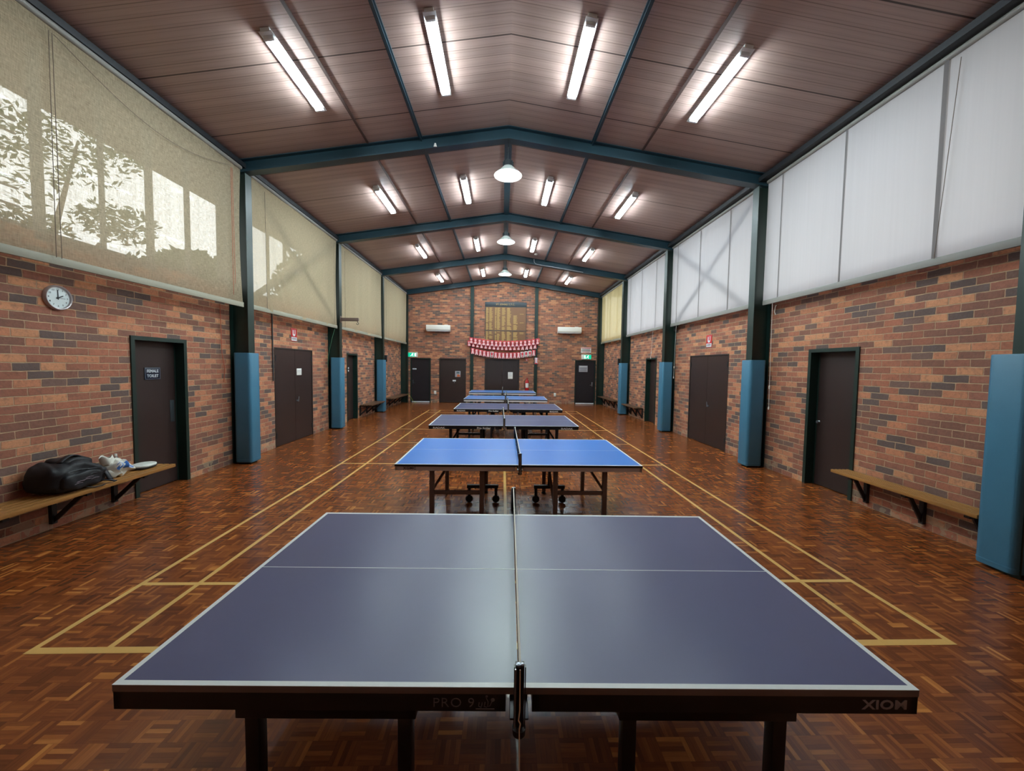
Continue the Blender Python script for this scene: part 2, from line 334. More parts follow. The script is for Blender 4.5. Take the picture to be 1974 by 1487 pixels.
# end wall with four door openings
BD = [(-4.55, -3.56), (-3.15, -1.84), (-.92, .78), (3.53, 4.56)]
b = MB(); x = XL
def gab(x0, x1, z0):
    xs = sorted({x0, x1, *( [0] if x0 < 0 < x1 else [])}); poly = [(x0, z0)] + [(x1, z0)] + [(q, zc(q) + .02) for q in reversed(xs)]
    b.prism(poly, YB, YB + TH)
for d0, d1 in BD:
    gab(x, d0, 0); gab(d0, d1, DH); x = d1
gab(x, XR, 0)
for d0, d1 in BD: b.box(d0 - .1, d1 + .1, YB + TH, YB + TH + .06, 0, DH + .1)  # added backing panels, block outside light at the end-wall door gaps
struct(b.build('wall_back', M['brickX'], None, False))
b = MB(); b.prism([(XL, 0), (XR, 0), (XR, zc(XR)), (0, ZR), (XL, zc(XL))], YF - TH, YF); struct(b.build('wall_front', M['brickX'], None, False))
# ceiling / roof with verandah eaves
b = MB(); b.prism([(XL - 1.45, zc(XL - 1.45) + .12), (XL, zc(XL)), (0, ZR), (XR, zc(XR)), (XR + 1.45, zc(XR + 1.45) + .12), (XR + 1.45, 5.6), (0, ZR + .35), (XL - 1.45, 5.6)], YF - TH, YB + TH)
struct(b.build('ceiling', M['ceil'], None, False))
b = MB(); b.box(-60, 60, -30, 70, -.4, -.16); struct(b.build('ground', M['ground'], None, False))
# ceiling cover strips, purlins, eave beams
tn = 0
def trim(b, mat, label=None, par=None):
    global tn; tn += 1
    o = b.build('trim_%d' % tn, mat, par, True); return struct(o, label)
th = math.atan(SL)
def on_ceiling(x, y, drop=0):           # frame lying on the sloping ceiling at x, local z down the normal
    s = 1 if x >= 0 else -1
    return Matrix.Translation((x, y, zc(x))) @ Matrix.Rotation(s * th, 4, 'Y') @ Matrix.Translation((0, 0, -drop))
for x in (-2.49, 2.42):
    b = MB(); m = on_ceiling(x, 0); b.box(-.02, .02, YF, YB, -.012, .0, mx=m); trim(b, M['strip'])
for x in (-1.57, 1.53):
    b = MB(); m = on_ceiling(x, 0); b.box(-.035, .035, YF, YB, -.02, 0, mx=m); b.box(-.012, .012, YF, YB, -.045, -.015, mx=m); trim(b, M['steel'])
b = MB(); b.prism([(-.07, zc(.07) - .004), (-.07, zc(.07) - .03), (0, ZR - .045), (.07, zc(.07) - .03), (.07, zc(.07) - .004), (0, ZR - .004)], FR[1], YB); trim(b, M['steel'])
for x, s in ((XL, 1), (XR, -1)):
    b = MB(); b.box(*sorted((x - s * .05, x + s * .30)), YF, YB, 5.30, 5.38); b.box(*sorted((x - s * .05, x + s * .17)), YF, YB, 5.34, zc(x) - .01); trim(b, M['eave'])
# portal frames: I-section columns and rafters
def ibeam_col(b, x, s, y, z1):          # s=+1: stands on the left wall facing +x
    d = .33; w = .085
    b.box(*sorted((x + s * (d - .014), x + s * d)), y - w, y + w, 0, z1)
    b.box(*sorted((x + s * .002, x + s * .016)), y - w, y + w, 0, z1)
    b.box(*sorted((x + s * .01, x + s * (d - .01))), y - .006, y + .006, 0, z1)
def rafter(b, s, y, x1):
    for q0, q1, w in ((.0, .014, .085), (.014, .215, .006), (.205, .225, .085)):
        b.prism([(0, ZR - q0), (s * x1, zc(x1) - q0), (s * x1, zc(x1) - q1), (0, ZR - q1)], y - w, y + w)
for i, y in enumerate(FR):
    r = sroot('trim_%d' % (tn + 1)); tn += 1
    if i > 0:
        for s, x in ((-1, -XL), (1, XR)):
            b = MB(); rafter(b, s, y, x - .02); b.build('rafter', M['steel'], r)
    for x, s in ((XL, 1), (XR, -1)):
        if i == 0 and s > 0: continue
        b = MB(); ibeam_col(b, x, s, y, zc(x) - (.2 if i else .0)); b.build('column', M['steel2'], r)
for x in (-1.555, 1.575):
    b = MB(); b.box(x - .075, x + .075, YB - .10, YB - .088, 0, zc(x) - .2); b.box(x - .006, x + .006, YB - .09, YB, 0, zc(x) - .2); b.box(x - .075, x + .075, YB - .012, YB - .001, 0, zc(x) - .2); trim(b, M['steel2'])
# diagonal wind braces behind the blinds of the second bay
for x in (-4.80, 4.86):
    b = MB()
    b.bar((x, FR[1] + .1, 2.95), (x, FR[2] - .1, 5.2), .13, .02, 0, (1, 0, 0)); b.bar((x + .02 * (1 if x < 0 else -1), FR[1] + .1, 5.2), (x + .02 * (1 if x < 0 else -1), FR[2] - .1, 2.95), .13, .02, 0, (1, 0, 0)); trim(b, M['eave'])
# ------------------------------------------------------------------ windows
wn = 0
def window(xc, y0, y1, mull):
    global wn; wn += 1
    r = sroot('window_%d' % wn, (xc, (y0 + y1) / 2, ZW)); h = 5.24 - ZW; L = y1 - y0
    b = MB(); e = .05
    b.box(-.04, .04, -L / 2, L / 2, 0, e); b.box(-.04, .04, -L / 2, L / 2, h - e, h)
    for ym, w in [(-L / 2 + e / 2, e), (L / 2 - e / 2, e)] + [(m - (y0 + y1) / 2, w) for m, w in mull]: b.box(-.015, .015, ym - w / 2, ym + w / 2, e, h - e)
    if wn == 1:
        for z in (.22, .40, .95, 1.08): b.box(-.012, .012, -L / 2, 1.78 - (y0 + y1) / 2, z, z + .018)
    b.build('window_frame', M['alu'], r); b = MB(); b.box(-.004, .004, -L / 2 + .03, L / 2 - .03, .03, h - .03); b.build('pane', M['glass'], r, False)
bays = list(zip([YF + .1] + FR[:4], [FR[0]] + FR[1:]))
for s, x in ((-1, XL - .12), (1, XR + .12)):
    for i, (y0, y1) in enumerate(bays):
        a, c = y0 + .02, y1 - .02
        if s < 0: mu = [(a + .94 + .645 * k if i == 1 else a + .64 * (k + 1), .11 if k % 2 == 0 else .06) for k in range(5)] if i != 1 else [(1.956, .10), (2.627, .05), (3.28, .10), (3.94, .085), (4.618, .08)]
        else: mu = [(a + (c - a) * q, .06) for q in (.25, .57, .88)]
        window(x, a, c, mu)
# ------------------------------------------------------------------ doors
dn = 0
def door_side(x, s, y0, y1, kind, handle_far=True):      # s=+1 left wall (room towards +x)
    global dn; dn += 1
    r = sroot('door_%d' % dn, (x, (y0 + y1) / 2, 0)); w = (y1 - y0) / 2; fx = .018
    X = lambda a, b_: sorted((s * a, s * b_))
    if kind == 'single':
        b = MB(); e = .055
        b.box(*X(-.20, fx), -w, -w + e, 0, DH); b.box(*X(-.20, fx), w - e, w, 0, DH); b.box(*X(-.20, fx), -w + e, w - e, DH - e, DH)
        b.box(*X(-.20, -.118), -w + e, -w + e + .02, 0, DH - e); b.box(*X(-.20, -.118), w - e - .02, w - e, 0, DH - e)
        b.build('door_frame', M['steel2'], r, False)
        b = MB(); b.box(*X(-.165, -.12), -w + e + .003, w - e - .003, .012, DH - e - .003); lf = b.build('door_leaf', M['door'], r)
        if s > 0 and dn == 1:
            b = MB(); b.box(*X(-.12, -.116), w - e - .12, w - e - .045, .93, 1.26, .001); b.build('push_plate', M['dark_metal'], lf)
        else:
            b = MB(); hy = (w - e - .06) if handle_far else (-w + e + .06)
            b.lathe([(0, .04), (.022, .036), (.026, .02), (.012, .012), (.024, .004), (.024, 0)], 16, mx=Matrix.Translation((s * -.12, hy, 1.02)) @ Matrix.Rotation(s * PI / 2, 4, 'Y')); b.build('door_knob', M['chrome'], lf)
    else:
        b = MB(); e = .03
        b.box(*X(-.12, .006), -w, -w + e, 0, DH); b.box(*X(-.12, .006), w - e, w, 0, DH); b.box(*X(-.12, .006), -w + e, w - e, DH - e, DH); b.build('door_frame', M['frame_brown'], r, False)
        for a, c in ((-w + e + .003, -.003), (.003, w - e - .003)):
            b = MB(); b.box(*X(-.05, -.004), a, c, .012, DH - e - .003); lf = b.build('door_leaf', M['door'], r)
            b = MB(); hy = a + .02 if a < -.1 else c - .02
            for z in (.25, 1.95): b.tube([(s * .004, hy, z - .06), (s * .004, hy, z + .06)], .009)
            b.build('hinge', M['dark_metal'], lf)
        b = MB(); yy = .08 if s > 0 else -.1
        b.tube([(s * .03, yy, .93), (s * .03, yy + .02, 1.05)], .012); b.lathe([(0, .03), (.02, .026), (.022, 0)], 14, mx=Matrix.Translation((s * -.004, yy, .95)) @ Matrix.Rotation(s * PI / 2, 4, 'Y')); b.build('door_handle', M['chrome'], lf)
    return r
door_side(XL, 1, *DOORS_L[0], 'single'); door_side(XL, 1, *DOORS_L[1], 'double'); door_side(XL, 1, *DOORS_L[2], 'single', False)
door_side(XR, -1, *DOORS_R[0], 'single'); door_side(XR, -1, *DOORS_R[1], 'double'); door_side(XR, -1, *DOORS_R[2], 'single', False)
def door_end(x0, x1, mat, leaves=1, handle=None, sweep=False):
    global dn; dn += 1
    r = sroot('door_%d' % dn, ((x0 + x1) / 2, YB, 0)); w = (x1 - x0) / 2; e = .05; b = MB()
    b.box(-w, -w + e, -.01, .15, 0, DH); b.box(w - e, w, -.01, .15, 0, DH); b.box(-w + e, w - e, -.01, .15, DH - e, DH); b.build('door_frame', M['steel2'] if mat == 'door_black' else M['frame_brown'], r, False)
    for k in range(leaves):
        a = -w + e + k * (2 * w - 2 * e) / leaves + .003; c = a + (2 * w - 2 * e) / leaves - .006
        b = MB(); b.box(a, c, .03, .075, .015, DH - e - .003); lf = b.build('door_leaf', M[mat], r)
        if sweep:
            b = MB(); b.box(a + .01, c - .01, .012, .032, .012, .06, .003); b.build('door_sweep', M['signwhite'], lf)  # pale strip along the foot of the leaf
        if handle is not None and k == 0:
            b = MB(); b.box(handle - .025, handle + .025, .018, .032, .88, 1.1, .004); b.tube([(handle, .03, .95), (handle, -.02, .95), (handle + (.12 if handle < 0 else -.12), -.02, .95)], .011); b.build('door_handle', M['dark_metal'] if handle < 0 else M['chrome'], lf)
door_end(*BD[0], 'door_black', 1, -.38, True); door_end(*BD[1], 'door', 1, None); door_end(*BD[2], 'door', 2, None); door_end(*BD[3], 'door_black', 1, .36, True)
# ------------------------------------------------------------------ blinds
def blind(label, x, y0, y1, z0, z1, mat, hem, seams=(), folds=.012, cut=0., cords=(), seed=1, pucker=None):
    random.seed(seed); ph = [random.uniform(0, 6) for _ in range(4)]; s = 1 if x < 0 else -1
    r = thing('window_blind', label, 'blind', (x, (y0 + y1) / 2, z0), 0, 'pull-down blinds over the high side windows'); L = y1 - y0; H = z1 - z0
    def f(u, v):
        yy = (u - .5) * L; a = 1 - v
        if cut and u > .9: yy -= cut * math.sin(PI * min(1, v * 1.0)) * ((u - .9) / .1)
        d = folds * (math.sin(u * 41 + ph[0]) * .45 + math.sin(u * 17 + ph[1] + v * 1.5) * .8) * (.35 + .65 * a)
        if pucker:
            for (pu, pv, qu, qv, amp) in pucker:
                ax, ay = qu - pu, qv - pv; l2 = ax * ax + ay * ay; t = max(0, min(1, ((u - pu) * ax + (v - pv) * ay) / l2)); dd = math.hypot((u - pu - t * ax) * L, (v - pv - t * ay) * H); d += amp * math.exp(-(dd / .05) ** 2)
        return (s * d, yy, v * H)
    b = MB(); b.grid(f, 110, 24); b.build('fabric', mat, r)
    b = MB(); b.box(-.014, .014, -L / 2, L / 2, -.04, .045, .006); b.build('hem_bar', hem, r)
    b = MB(); b.tube([(0, -L / 2, H + .025), (0, L / 2, H + .025)], .034, 14); b.build('roller', M['hemw'], r)
    for ym, w in seams:
        b = MB(); b.grid(lambda u, v: (s * .012, ym - (y0 + y1) / 2 + (u - .5) * w, v * H), 1, 1); b.build('seam', M['seam'], r)
    for (yc, za, zb, m, sw) in cords:
        pts = [(s * .035, yc - (y0 + y1) / 2 + sw * k / 10, za - z0 + (zb - za) * k / 10) for k in range(11)]; b = MB(); b.tube(pts, .0032, 6)
        if zb < z0 - .1:
            p = pts[-1]; b.lathe([(0, -.03), (.012, -.025), (.012, .02), (0, .03)], 10, mx=Matrix.Translation(p)); b.lathe([(0, -.03), (.012, -.025), (.014, .02), (0, .03)], 10, mx=Matrix.Translation(pts[8]))
        b.build('pull_cord', m, r)
    return r
bl = -4.69
B1 = blind('largest beige mesh blind, at the left above the wall clock', bl, .98, 4.62, 2.87, 5.23, M['beige'], M['hem'], (), .01, .05, [(1.76, 5.15, 2.9, M['darkcord'], .0), (1.73, 5.15, 2.9, M['darkcord'], -.02), (4.33, 5.12, 3.0, M['redcord'], .0), (4.36, 5.12, 3.2, M['redcord'], .02)], 1)
pts = [(.03, 1.78 - 2.8 + 2.55 * k / 16, 5.15 - 2.87 - .28 * math.sin(PI * k / 16)) for k in range(17)]; b = MB(); b.tube(pts, .0034, 6); b.build('slack_cord', M['darkcord'], B1)
blind('beige left blind with creases and a dark X-brace showing through', bl, 4.86, 8.52, 2.87, 5.23, M['cream'], M['hem'], (), .014, .05, [(5.25, 5.12, 2.9, M['darkcord'], .02), (8.3, 5.12, 2.95, M['darkcord'], 0)], 2, [(.02, .98, .35, .15, .03), (.04, .8, .3, .05, .025), (.02, .2, .16, .02, .03), (.03, .5, .2, .35, .02)])
blind('beige left blind in the bay behind the hook arm', bl, 8.78, 12.48, 2.87, 5.23, M['cream'], M['hem'], (), .02, .05, [(9.0, 5.1, 2.9, M['darkcord'], 0)], 3, [(.02, .9, .12, .3, .02)])
blind('farthest left blind, beige, touching the end wall', bl, 12.74, 16.3, 2.87, 5.23, M['cream'], M['hem'], (), .016, .0, [(12.95, 5.1, 2.9, M['darkcord'], 0)], 4, [(.02, .95, .12, .4, .02)])
br = 4.74
blind('nearest and largest white blind, upper right with three seams', br, 1.0, 4.64, 3.07, 5.23, M['white'], M['hemw'], [(1.815, .05), (3.03, .028), (4.26, .022)], .006, 0, [(4.34, 3.02, 1.16, M['whitecord'], -.03), (1.66, 5.15, 3.1, M['darkcord'], .13)], 5)
blind('white right blind with the shadow of an X-brace', br, 4.86, 8.54, 3.07, 5.23, M['white'], M['hemw'], [(5.77, .03), (7.0, .026), (8.2, .024)], .006, 0, [(8.12, 3.02, 1.59, M['whitecord'], .05)], 6)
blind('white right blind with thin slanting creases, between second and third columns', br, 8.78, 12.48, 3.07, 5.23, M['white'], M['hemw'], [(9.67, .026), (10.92, .024), (12.1, .024)], .008, 0, [(9.75, 3.02, 2.17, M['whitecord'], .12)], 7, [(.55, .95, .25, .05, .014), (.75, .8, .45, .05, .012)])
blind('yellowish right blind, farthest on the right beside the end wall', br, 12.72, 16.3, 3.02, 5.23, M['yellow'], M['hem'], (), .014, 0, (), 8, [(.02, .55, .3, .3, .03), (.02, .62, .35, .2, .03), (.05, .5, .4, .12, .025)])
# ------------------------------------------------------------------ column pads
PADG = 'blue pads wrapped round the steel columns'
def pad(label, x, s, y):
    o = MB(); xf = x + s * .385; xb = x + s * .085
    poly = []; X0, X1 = sorted((xf, xb)); w = .15; r = .05
    cs = [(X0, y - w), (X1, y - w), (X1, y + w), (X0, y + w)]; cen = [(X0 + r, y - w + r, PI), (X1 - r, y - w + r, 1.5 * PI), (X1 - r, y + w - r, 0), (X0 + r, y + w - r, .5 * PI)]
    for cx, cy, a0 in cen:
        for k in range(6): a = a0 + k * PI / 10; poly.append((cx + r * math.cos(a) - x, cy + r * math.sin(a) - y))
    t = thing('column_pad', label, 'pad', (x, y, 0), 0, PADG)
    b = MB(); b.prism(poly, .03, 2.02, 'z', bev=.012); b.build('vinyl_cover', M['pad'], t)
    b = MB(); pl = [(a * 1.004, c * 1.012) for a, c in poly]; b.prism([(a + s * .001, c) for a, c in pl], .075, .087, 'z'); b.build('bottom_seam', M['pad'], t)
pad('blue pad on the left column beside the female toilet door', XL, 1, FR[1]); pad('blue pad on the left column under the hook arm', XL, 1, FR[2]); pad('blue pad farthest away on the left, behind a bench end', XL, 1, FR[3])
pad('nearest blue pad, cut by the right edge, at the end of a slatted bench', XR, -1, FR[0] + .07); pad('blue pad on the right column between the single door and the double doors', XR, -1, FR[1]); pad('blue pad on the right column just past the double doors', XR, -1, FR[2]); pad('blue pad farthest away on the right, behind a bench end', XR, -1, FR[3])
# ------------------------------------------------------------------ benches
def bench(label, x, s, y0, y1, mat, brackets, dep=.42):
    t = thing('wall_bench', label, 'bench', (x, (y0 + y1) / 2, 0), 0, 'slatted timber benches bracketed to the side walls'); m = (y0 + y1) / 2; n = 5; w = dep / n
    for k in range(n):
        b = MB(); b.box(*sorted((s * (.055 + k * w), s * (.055 + (k + 1) * w - .02))), y0 - m, y1 - m, .41, .45, .004); b.build('slat', mat, t)
    for yb in brackets:
        b = MB(); y = yb - m
        b.box(*sorted((s * .001, s * .04)), y - .025, y + .025, .06, .41); b.box(*sorted((s * .01, s * (dep))), y - .025, y + .025, .375, .41); b.bar((s * .025, y, .09), (s * (dep - .08), y, .385), .045, .02, 0, (0, 1, 0)); b.build('bracket', M['iron'], t)
bench('slatted bench at the left front, holding a black backpack', XL, 1, .95, 2.9, M['slat'], [1.12, 1.83, 2.5])
bench('slatted bench at the right front, ending against the nearest blue pad', XR, -1, 1.17, 2.86, M['slat'], [1.28, 1.9, 2.6], .27)
bench('dark bench on the left wall before the farthest left pad', XL, 1, 10.85, 12.35, M['slat_dark'], [10.95, 11.6, 12.25])
bench('dark bench in the far left corner by the black door', XL, 1, 13.5, 16.15, M['slat_dark'], [13.6, 14.4, 15.2, 16.0])
bench('dark bench on the right wall before the farthest right pad', XR, -1, 10.9, 12.38, M['slat_dark'], [11.0, 11.6, 12.2], .3)
bench('dark bench in the far right corner by the black exit door', XR, -1, 13.5, 16.15, M['slat_dark'], [13.6, 14.4, 15.2, 16.0], .3)
# ------------------------------------------------------------------ fluorescent battens
def batten():
    t = bpy.data.objects.new('fluorescent_batten', None); COL.objects.link(t)
    b = MB(); b.box(-.055, .055, -.70, .70, -.045, -.001, .006); b.box(-.076, .076, -.70, .70, -.052, -.044, .002); b.build('housing', M['batten'], t)
    for x in (-.036, .036):
        b = MB(); b.tube([(x, -.60, -.073), (x, .60, -.073)], .0135, 10); b.build('tube', M['tubew'], t)
    for y in (-.63, .63):
        b = MB(); b.box(-.06, .06, y - .018, y + .018, -.094, -.045, .004); b.build('lampholder', M['batten'], t)
    return t
proto = None; ROW = ['nearest row', 'second row', 'third row', 'farthest row']; POS = ['far left', 'inner left', 'inner right', 'far right']
for i, y in enumerate((2.98, 6.87, 10.87, 14.76)):
    for j, x in enumerate((-2.85, -.97, .95, 2.83)):
        if proto is None: t = proto = batten()
        else: t = copy_tree(proto)
        tag(t, 'twin-tube light in the %s from the camera, %s on the ceiling' % (ROW[i], POS[j]), 'light', 'fluorescent lights on the ceiling')
        t.matrix_world = on_ceiling(x, y)
# pendants
for y, lab, bm_ in ((4.95, 'nearest dome pendant, glowing bright under the first rafter', 'bulb'), (8.82, 'middle dome pendant under the second rafter', 'bulb2'), (12.75, 'farthest dome pendant under the third rafter', 'bulb2')):
    t = thing('pendant_light', lab, 'light', (0, y, 5.40), 0, 'dome pendants along the ridge')
    b = MB(); b.lathe([(.09, .155), (.115, .13), (.17, .075), (.225, .03), (.255, 0), (.26, -.006), (.252, -.004), (.22, .024), (.165, .067), (.11, .12), (.085, .148)], 40); b.build('reflector', M['shade'], t, True, 60)
    b = MB(); b.lathe([(0, .27), (.06, .268), (.075, .255), (.08, .16), (.092, .152), (0, .150)], 24)
    for k in range(10):
        a = 2 * PI * k / 10; b.box(.07, .10, -.004, .004, .17, .25, mx=Matrix.Rotation(a, 4, 'Z'))
    b.build('housing', M['dark_metal'], t)
    b = MB(); b.lathe([(0, .03), (.035, .045), (.045, .08), (.03, .12), (.02, .15), (0, .15)], 16); b.build('bulb', M[bm_], t)
    b = MB(); b.tube([(0, 0, .27), (0, 0, .38), (0, -.05, .43), (0, -.12, .45)], .008); b.tube([(0, 0, .38), (0, 0, zc(0) - 5.40)], .006)
    b.box(-.04, .04, -.04, .04, zc(0) - 5.40 - .05, zc(0) - 5.40, .004); b.build('hanger', M['dark_metal'], t)
# ------------------------------------------------------------------ table tennis tables
TG = 'table tennis tables down the middle of the hall'
def table(label, loc, rz, topm, apm, legm, edgem, style, texts, inset=.006, deep=.046):
    t = thing('table_tennis_table', label, 'table', (loc[0], loc[1], 0), rz, TG); hx, hy, Z = 1.37, .7625, .76; g = .004
    for s in (-1, 1):
        xa, xb = sorted((s * g, s * hx))
        b = MB(); b.box(xa, xb, -hy, hy, Z - .025, Z - .001, .0015); tp = b.build('table_top', edgem, t)
        b = MB(); b.box(xa + (.0 if s > 0 else .02), xb - (.02 if s > 0 else 0), -hy + .02, hy - .02, Z - .0012, Z, 0); b.build('playing_surface', topm, tp, False)
        b = MB()
        b.box(xa, xb, -hy, -hy + .0202, Z - .0013, Z + .0003); b.box(xa, xb, hy - .0202, hy, Z - .0013, Z + .0003); xo = s * hx; b.box(*sorted((xo, xo - s * .0202)), -hy + .02, hy - .02, Z - .0013, Z + .0003); b.box(xa, xb, -.0022, .0022, Z - .001, Z + .0004); b.build('line', M['tline'], tp, False)
        b = MB(); z0 = Z - .025 - deep; xi = s * .045
        xe = s * (hx - inset)
        for y0, y1 in ((-hy + inset, -hy + inset + .025), (hy - inset - .025, hy - inset)): b.box(*sorted((xi, xe)), y0, y1, z0, Z - .025)
        b.box(*sorted((xe, xe - s * .025)), -hy + inset, hy - inset, z0, Z - .025); b.box(*sorted((xi, xi + s * .025)), -hy + inset, hy - inset, z0, Z - .025); b.build('apron', apm, t, False)
        # undercarriage
        lo, li = s * .985, s * .42; yn = -.63
        for y in (-.62, .58):
            if style == 'box':
                b = MB(); b.box(*sorted((s * .375, s * 1.035)), y - .04, y + .04, .545, z0 + .0, .003); b.build('cross_beam', legm, t)
            else:
                b = MB(); zr = .405 if y < 0 else .37; b.box(*sorted((li, lo)), y - .014, y + .014, zr - .022, zr + .022, .003); b.build('lower_rail', legm, t)
            for x in (lo, li):
                w = .026
                b = MB(); b.box(x - w, x + w, y - w, y + w, .03, z0 + .005, .004); lg = b.build('leg', legm, t)
                b = MB(); b.lathe([(0, 0), (.03, 0), (.034, .012), (.02, .03), (0, .032)], 14, mx=Matrix.Translation((x, y, 0))); b.build('foot', M['iron'], lg)
        for pa, pb in (((lo, -.62, .42), (lo - s * .17, -.40, z0)), ((lo, .58, .42), (lo - s * .17, .36, z0)), ((li, -.60, .20), (li - s * .03, -.05, z0))):
            if style == 'rail': b = MB(); b.bar(pa, pb, .03, .014); b.build('brace', legm, t)
        if style == 'rail':
            cx = s * .45; b = MB(); b.box(cx - .02, cx + .02, .16, .20, .24, z0 + .004, .003); b.box(cx - .21, cx + .21, .155, .205, .20, .245, .004); cg = b.build('carriage', M['iron'], t)
            for q in (-.18, .18):
                b = MB(); b.box(cx + q - .02, cx + q + .02, .165, .195, .09, .205, .003); b.lathe([(0, -.016), (.042, -.016), (.05, -.008), (.05, .008), (.042, .016), (0, .016)], 20, mx=Matrix.Translation((cx + q, .18, .052)) @ Matrix.Rotation(PI / 2, 4, 'X')); b.build('caster', M['iron'] if loc[1] < 4 else M['silver'], cg)
    for (txt, x, z, size, m, bold, sp, sx) in texts:
        mx = face_mx((x, -hy + inset - .0012, z), (1, 0, 0), (0, 0, 1)); b = MB()
        if txt == 'LOGO':          # small line figure of a player with bat and ball over a bar
            L = lambda pts, r: b.tube([mx @ Vector((p[0], p[1], 0)) for p in pts], r, 5)
            L([(-.032, -.02), (.032, -.02)], .0016); L([(-.02, .002), (-.022, -.011), (-.012, -.015)], .0013); L([(-.01, .002), (-.012, -.011)], .0013); L([(0, .004), (-.003, -.012), (.006, -.014)], .0013); L([(.004, .018), (.010, .006), (.009, -.012), (.017, -.009), (.024, .008)], .0013); b.lathe([(0, -.001), (.0045, 0), (0, .001)], 12, mx=mx @ Matrix.Translation((.005, .024, 0))); b.lathe([(0, -.001), (.007, 0), (0, .001)], 12, mx=mx @ Matrix.Translation((.026, .012, 0)))
        else: b.text(txt, size, mx, .0008, 0, bold, sp, sx)
        o = b.build('logo' if txt == 'LOGO' else 'lettering', m, t, False); o['label'] = 'apron emblem' if txt == 'LOGO' else 'apron lettering'
    return t
def net(label, loc, rz, far=.15, near=.10, tape='tape', mesh=True):
    t = thing('table_tennis_net', label, 'net', (loc[0], loc[1], .76), rz, 'nets clamped across the tables'); y0, y1 = -.7625 - near, .7625 + far
    b = MB(); b.box(-.0006, .0006, y0 + .01, y1 - .01, .004, .142); b.build('mesh', M['net'], t, False)
    b = MB(); b.box(-.0035, .0035, y0 + .005, y1 - .005, .138, .1525, .001); b.build('top_tape', M['tape'], t)
    for y, q in ((y0, 1), (y1, -1)):
        b = MB()
        for s in (-1, 1):
            b.prism([(y - .012, -.045), (y + .012, -.05), (y + .014, .15), (y - .012, .152)], s * .011 - .003, s * .011 + .003, 'x', bev=.001)
            b.box(s * .017 - .0015, s * .017 + .0015, y - .018, y - .006, -.045, .155)
        b.tube([(0, y, -.075), (0, y, -.05), (0, y, .148)], .008, 12); b.lathe([(0, -.016), (.02, -.012), (.022, .01), (.012, .018), (0, .018)], 16, mx=Matrix.Translation((0, y, -.066)))
        b.box(-.03, .03, *sorted((y, y + q * (abs(y) - .7625 + .05))), -.035, -.028, .002); b.build('clamp_post', M['black'], t)
        b = MB(); b.lathe([(0, -.004), (.008, -.003), (.009, .003), (0, .007)], 12, mx=Matrix.Translation((-.004, y - .004, .152))); b.lathe([(0, -.004), (.006, -.003), (.007, .003), (0, .007)], 12, mx=Matrix.Translation((.008, y - .004, .152))); b.tube([(s_ * .0145, y - .02, z) for s_, z in ((-1, -.04), (-1, .15))], .0025, 6); b.build('cap_screw', M['chrome'], t)
    random.seed(5); b = MB(); pts = [(0, y0 - .022, .15), (.001, y0 - .024, .02), (-.003, y0 - .026, -.01), (.003, y0 - .027, -.02), (0, y0 - .026, -.04)] + [(random.uniform(-.003, .003), y0 - .026, -.08 - k * .05) for k in range(12)]; b.tube(pts, .0022, 6); b.build('drawstring', M['cord'], t)
TA, TB, TC, TD, TE, TF = (.021, -.4117), (.1426, 2.5246), (-.0207, 5.2941), (.1035, 7.9548), (.074, 10.8058), (-.0391, 13.9441)
table('nearest indigo table with black apron and box-beam legs', TA, -.0177, M['top_grey'], M['black'], M['black'], M['edge'], 'box', [('PRO 9', -.222, .703, .047, M['letd'], -.0006, 1.1, 1.05), ('LOGO', -.115, .703, 1, M['letd'], 0, 1, 1), ('XIOM', 1.255, .705, .045, M['letg'], .0012, 1.05, 1.3)], .002, .062)
table('bright blue table with grey apron and brown legs, second from the camera', TB, -.0019, M['top_blue'], M['grey'], M['brown_steel'], M['black'], 'rail', [('XGMC', -1.205, .715, .036, M['letb'], .0012, 1.1, 1.25)])
table('dull navy table third from the camera, dark apron with white lettering', TC, .0076, M['top_navy'], M['navy'], M['navy'], M['navy'], 'rail', [('RADAK', -1.18, .714, .048, M['letw'], .0016, 1, 1.35), ('Pro Roller', -.37, .714, .054, M['letw'], .002, 1, 1.1), ('II', -.17, .714, .04, M['letg'], .001, 1, 1), ('RADAK', 1.15, .714, .048, M['letw'], .0016, 1, 1.35)])
table('navy-blue table fourth from the camera, dark apron with white lettering', TD, -.0032, M['top_navy'], M['navy'], M['navy'], M['navy'], 'rail', [('RADAK', -1.18, .714, .048, M['letw'], .0016, 1, 1.35), ('Pro Roller', -.37, .714, .054, M['letw'], .002, 1, 1.1), ('II', -.17, .714, .04, M['letg'], .001, 1, 1), ('RADAK', 1.15, .714, .048, M['letw'], .0016, 1, 1.35)])
table('mid-blue table with silver apron, second farthest from the camera', TE, -.0234, M['top_mid'], M['silver'], M['brown_steel'], M['navy'], 'rail', [], .01, .055)
table('mid-blue table with silver apron, farthest, before the end-wall double door', TF, -.0048, M['top_mid'], M['silver'], M['brown_steel'], M['navy'], 'rail', [], .008, .055)
net('net edge-on across the nearest indigo table, cord hanging', (TA[0] - .002, TA[1]), -.0177, .15, .085); net('net across the bright blue table', TB, -.0019); net('net across the dull navy third table', TC, .0076); net('net across the navy fourth table', TD, -.0032); net('net across the second farthest table', TE, -.0234); net('net with dark posts across the farthest table', TF, -.0048)
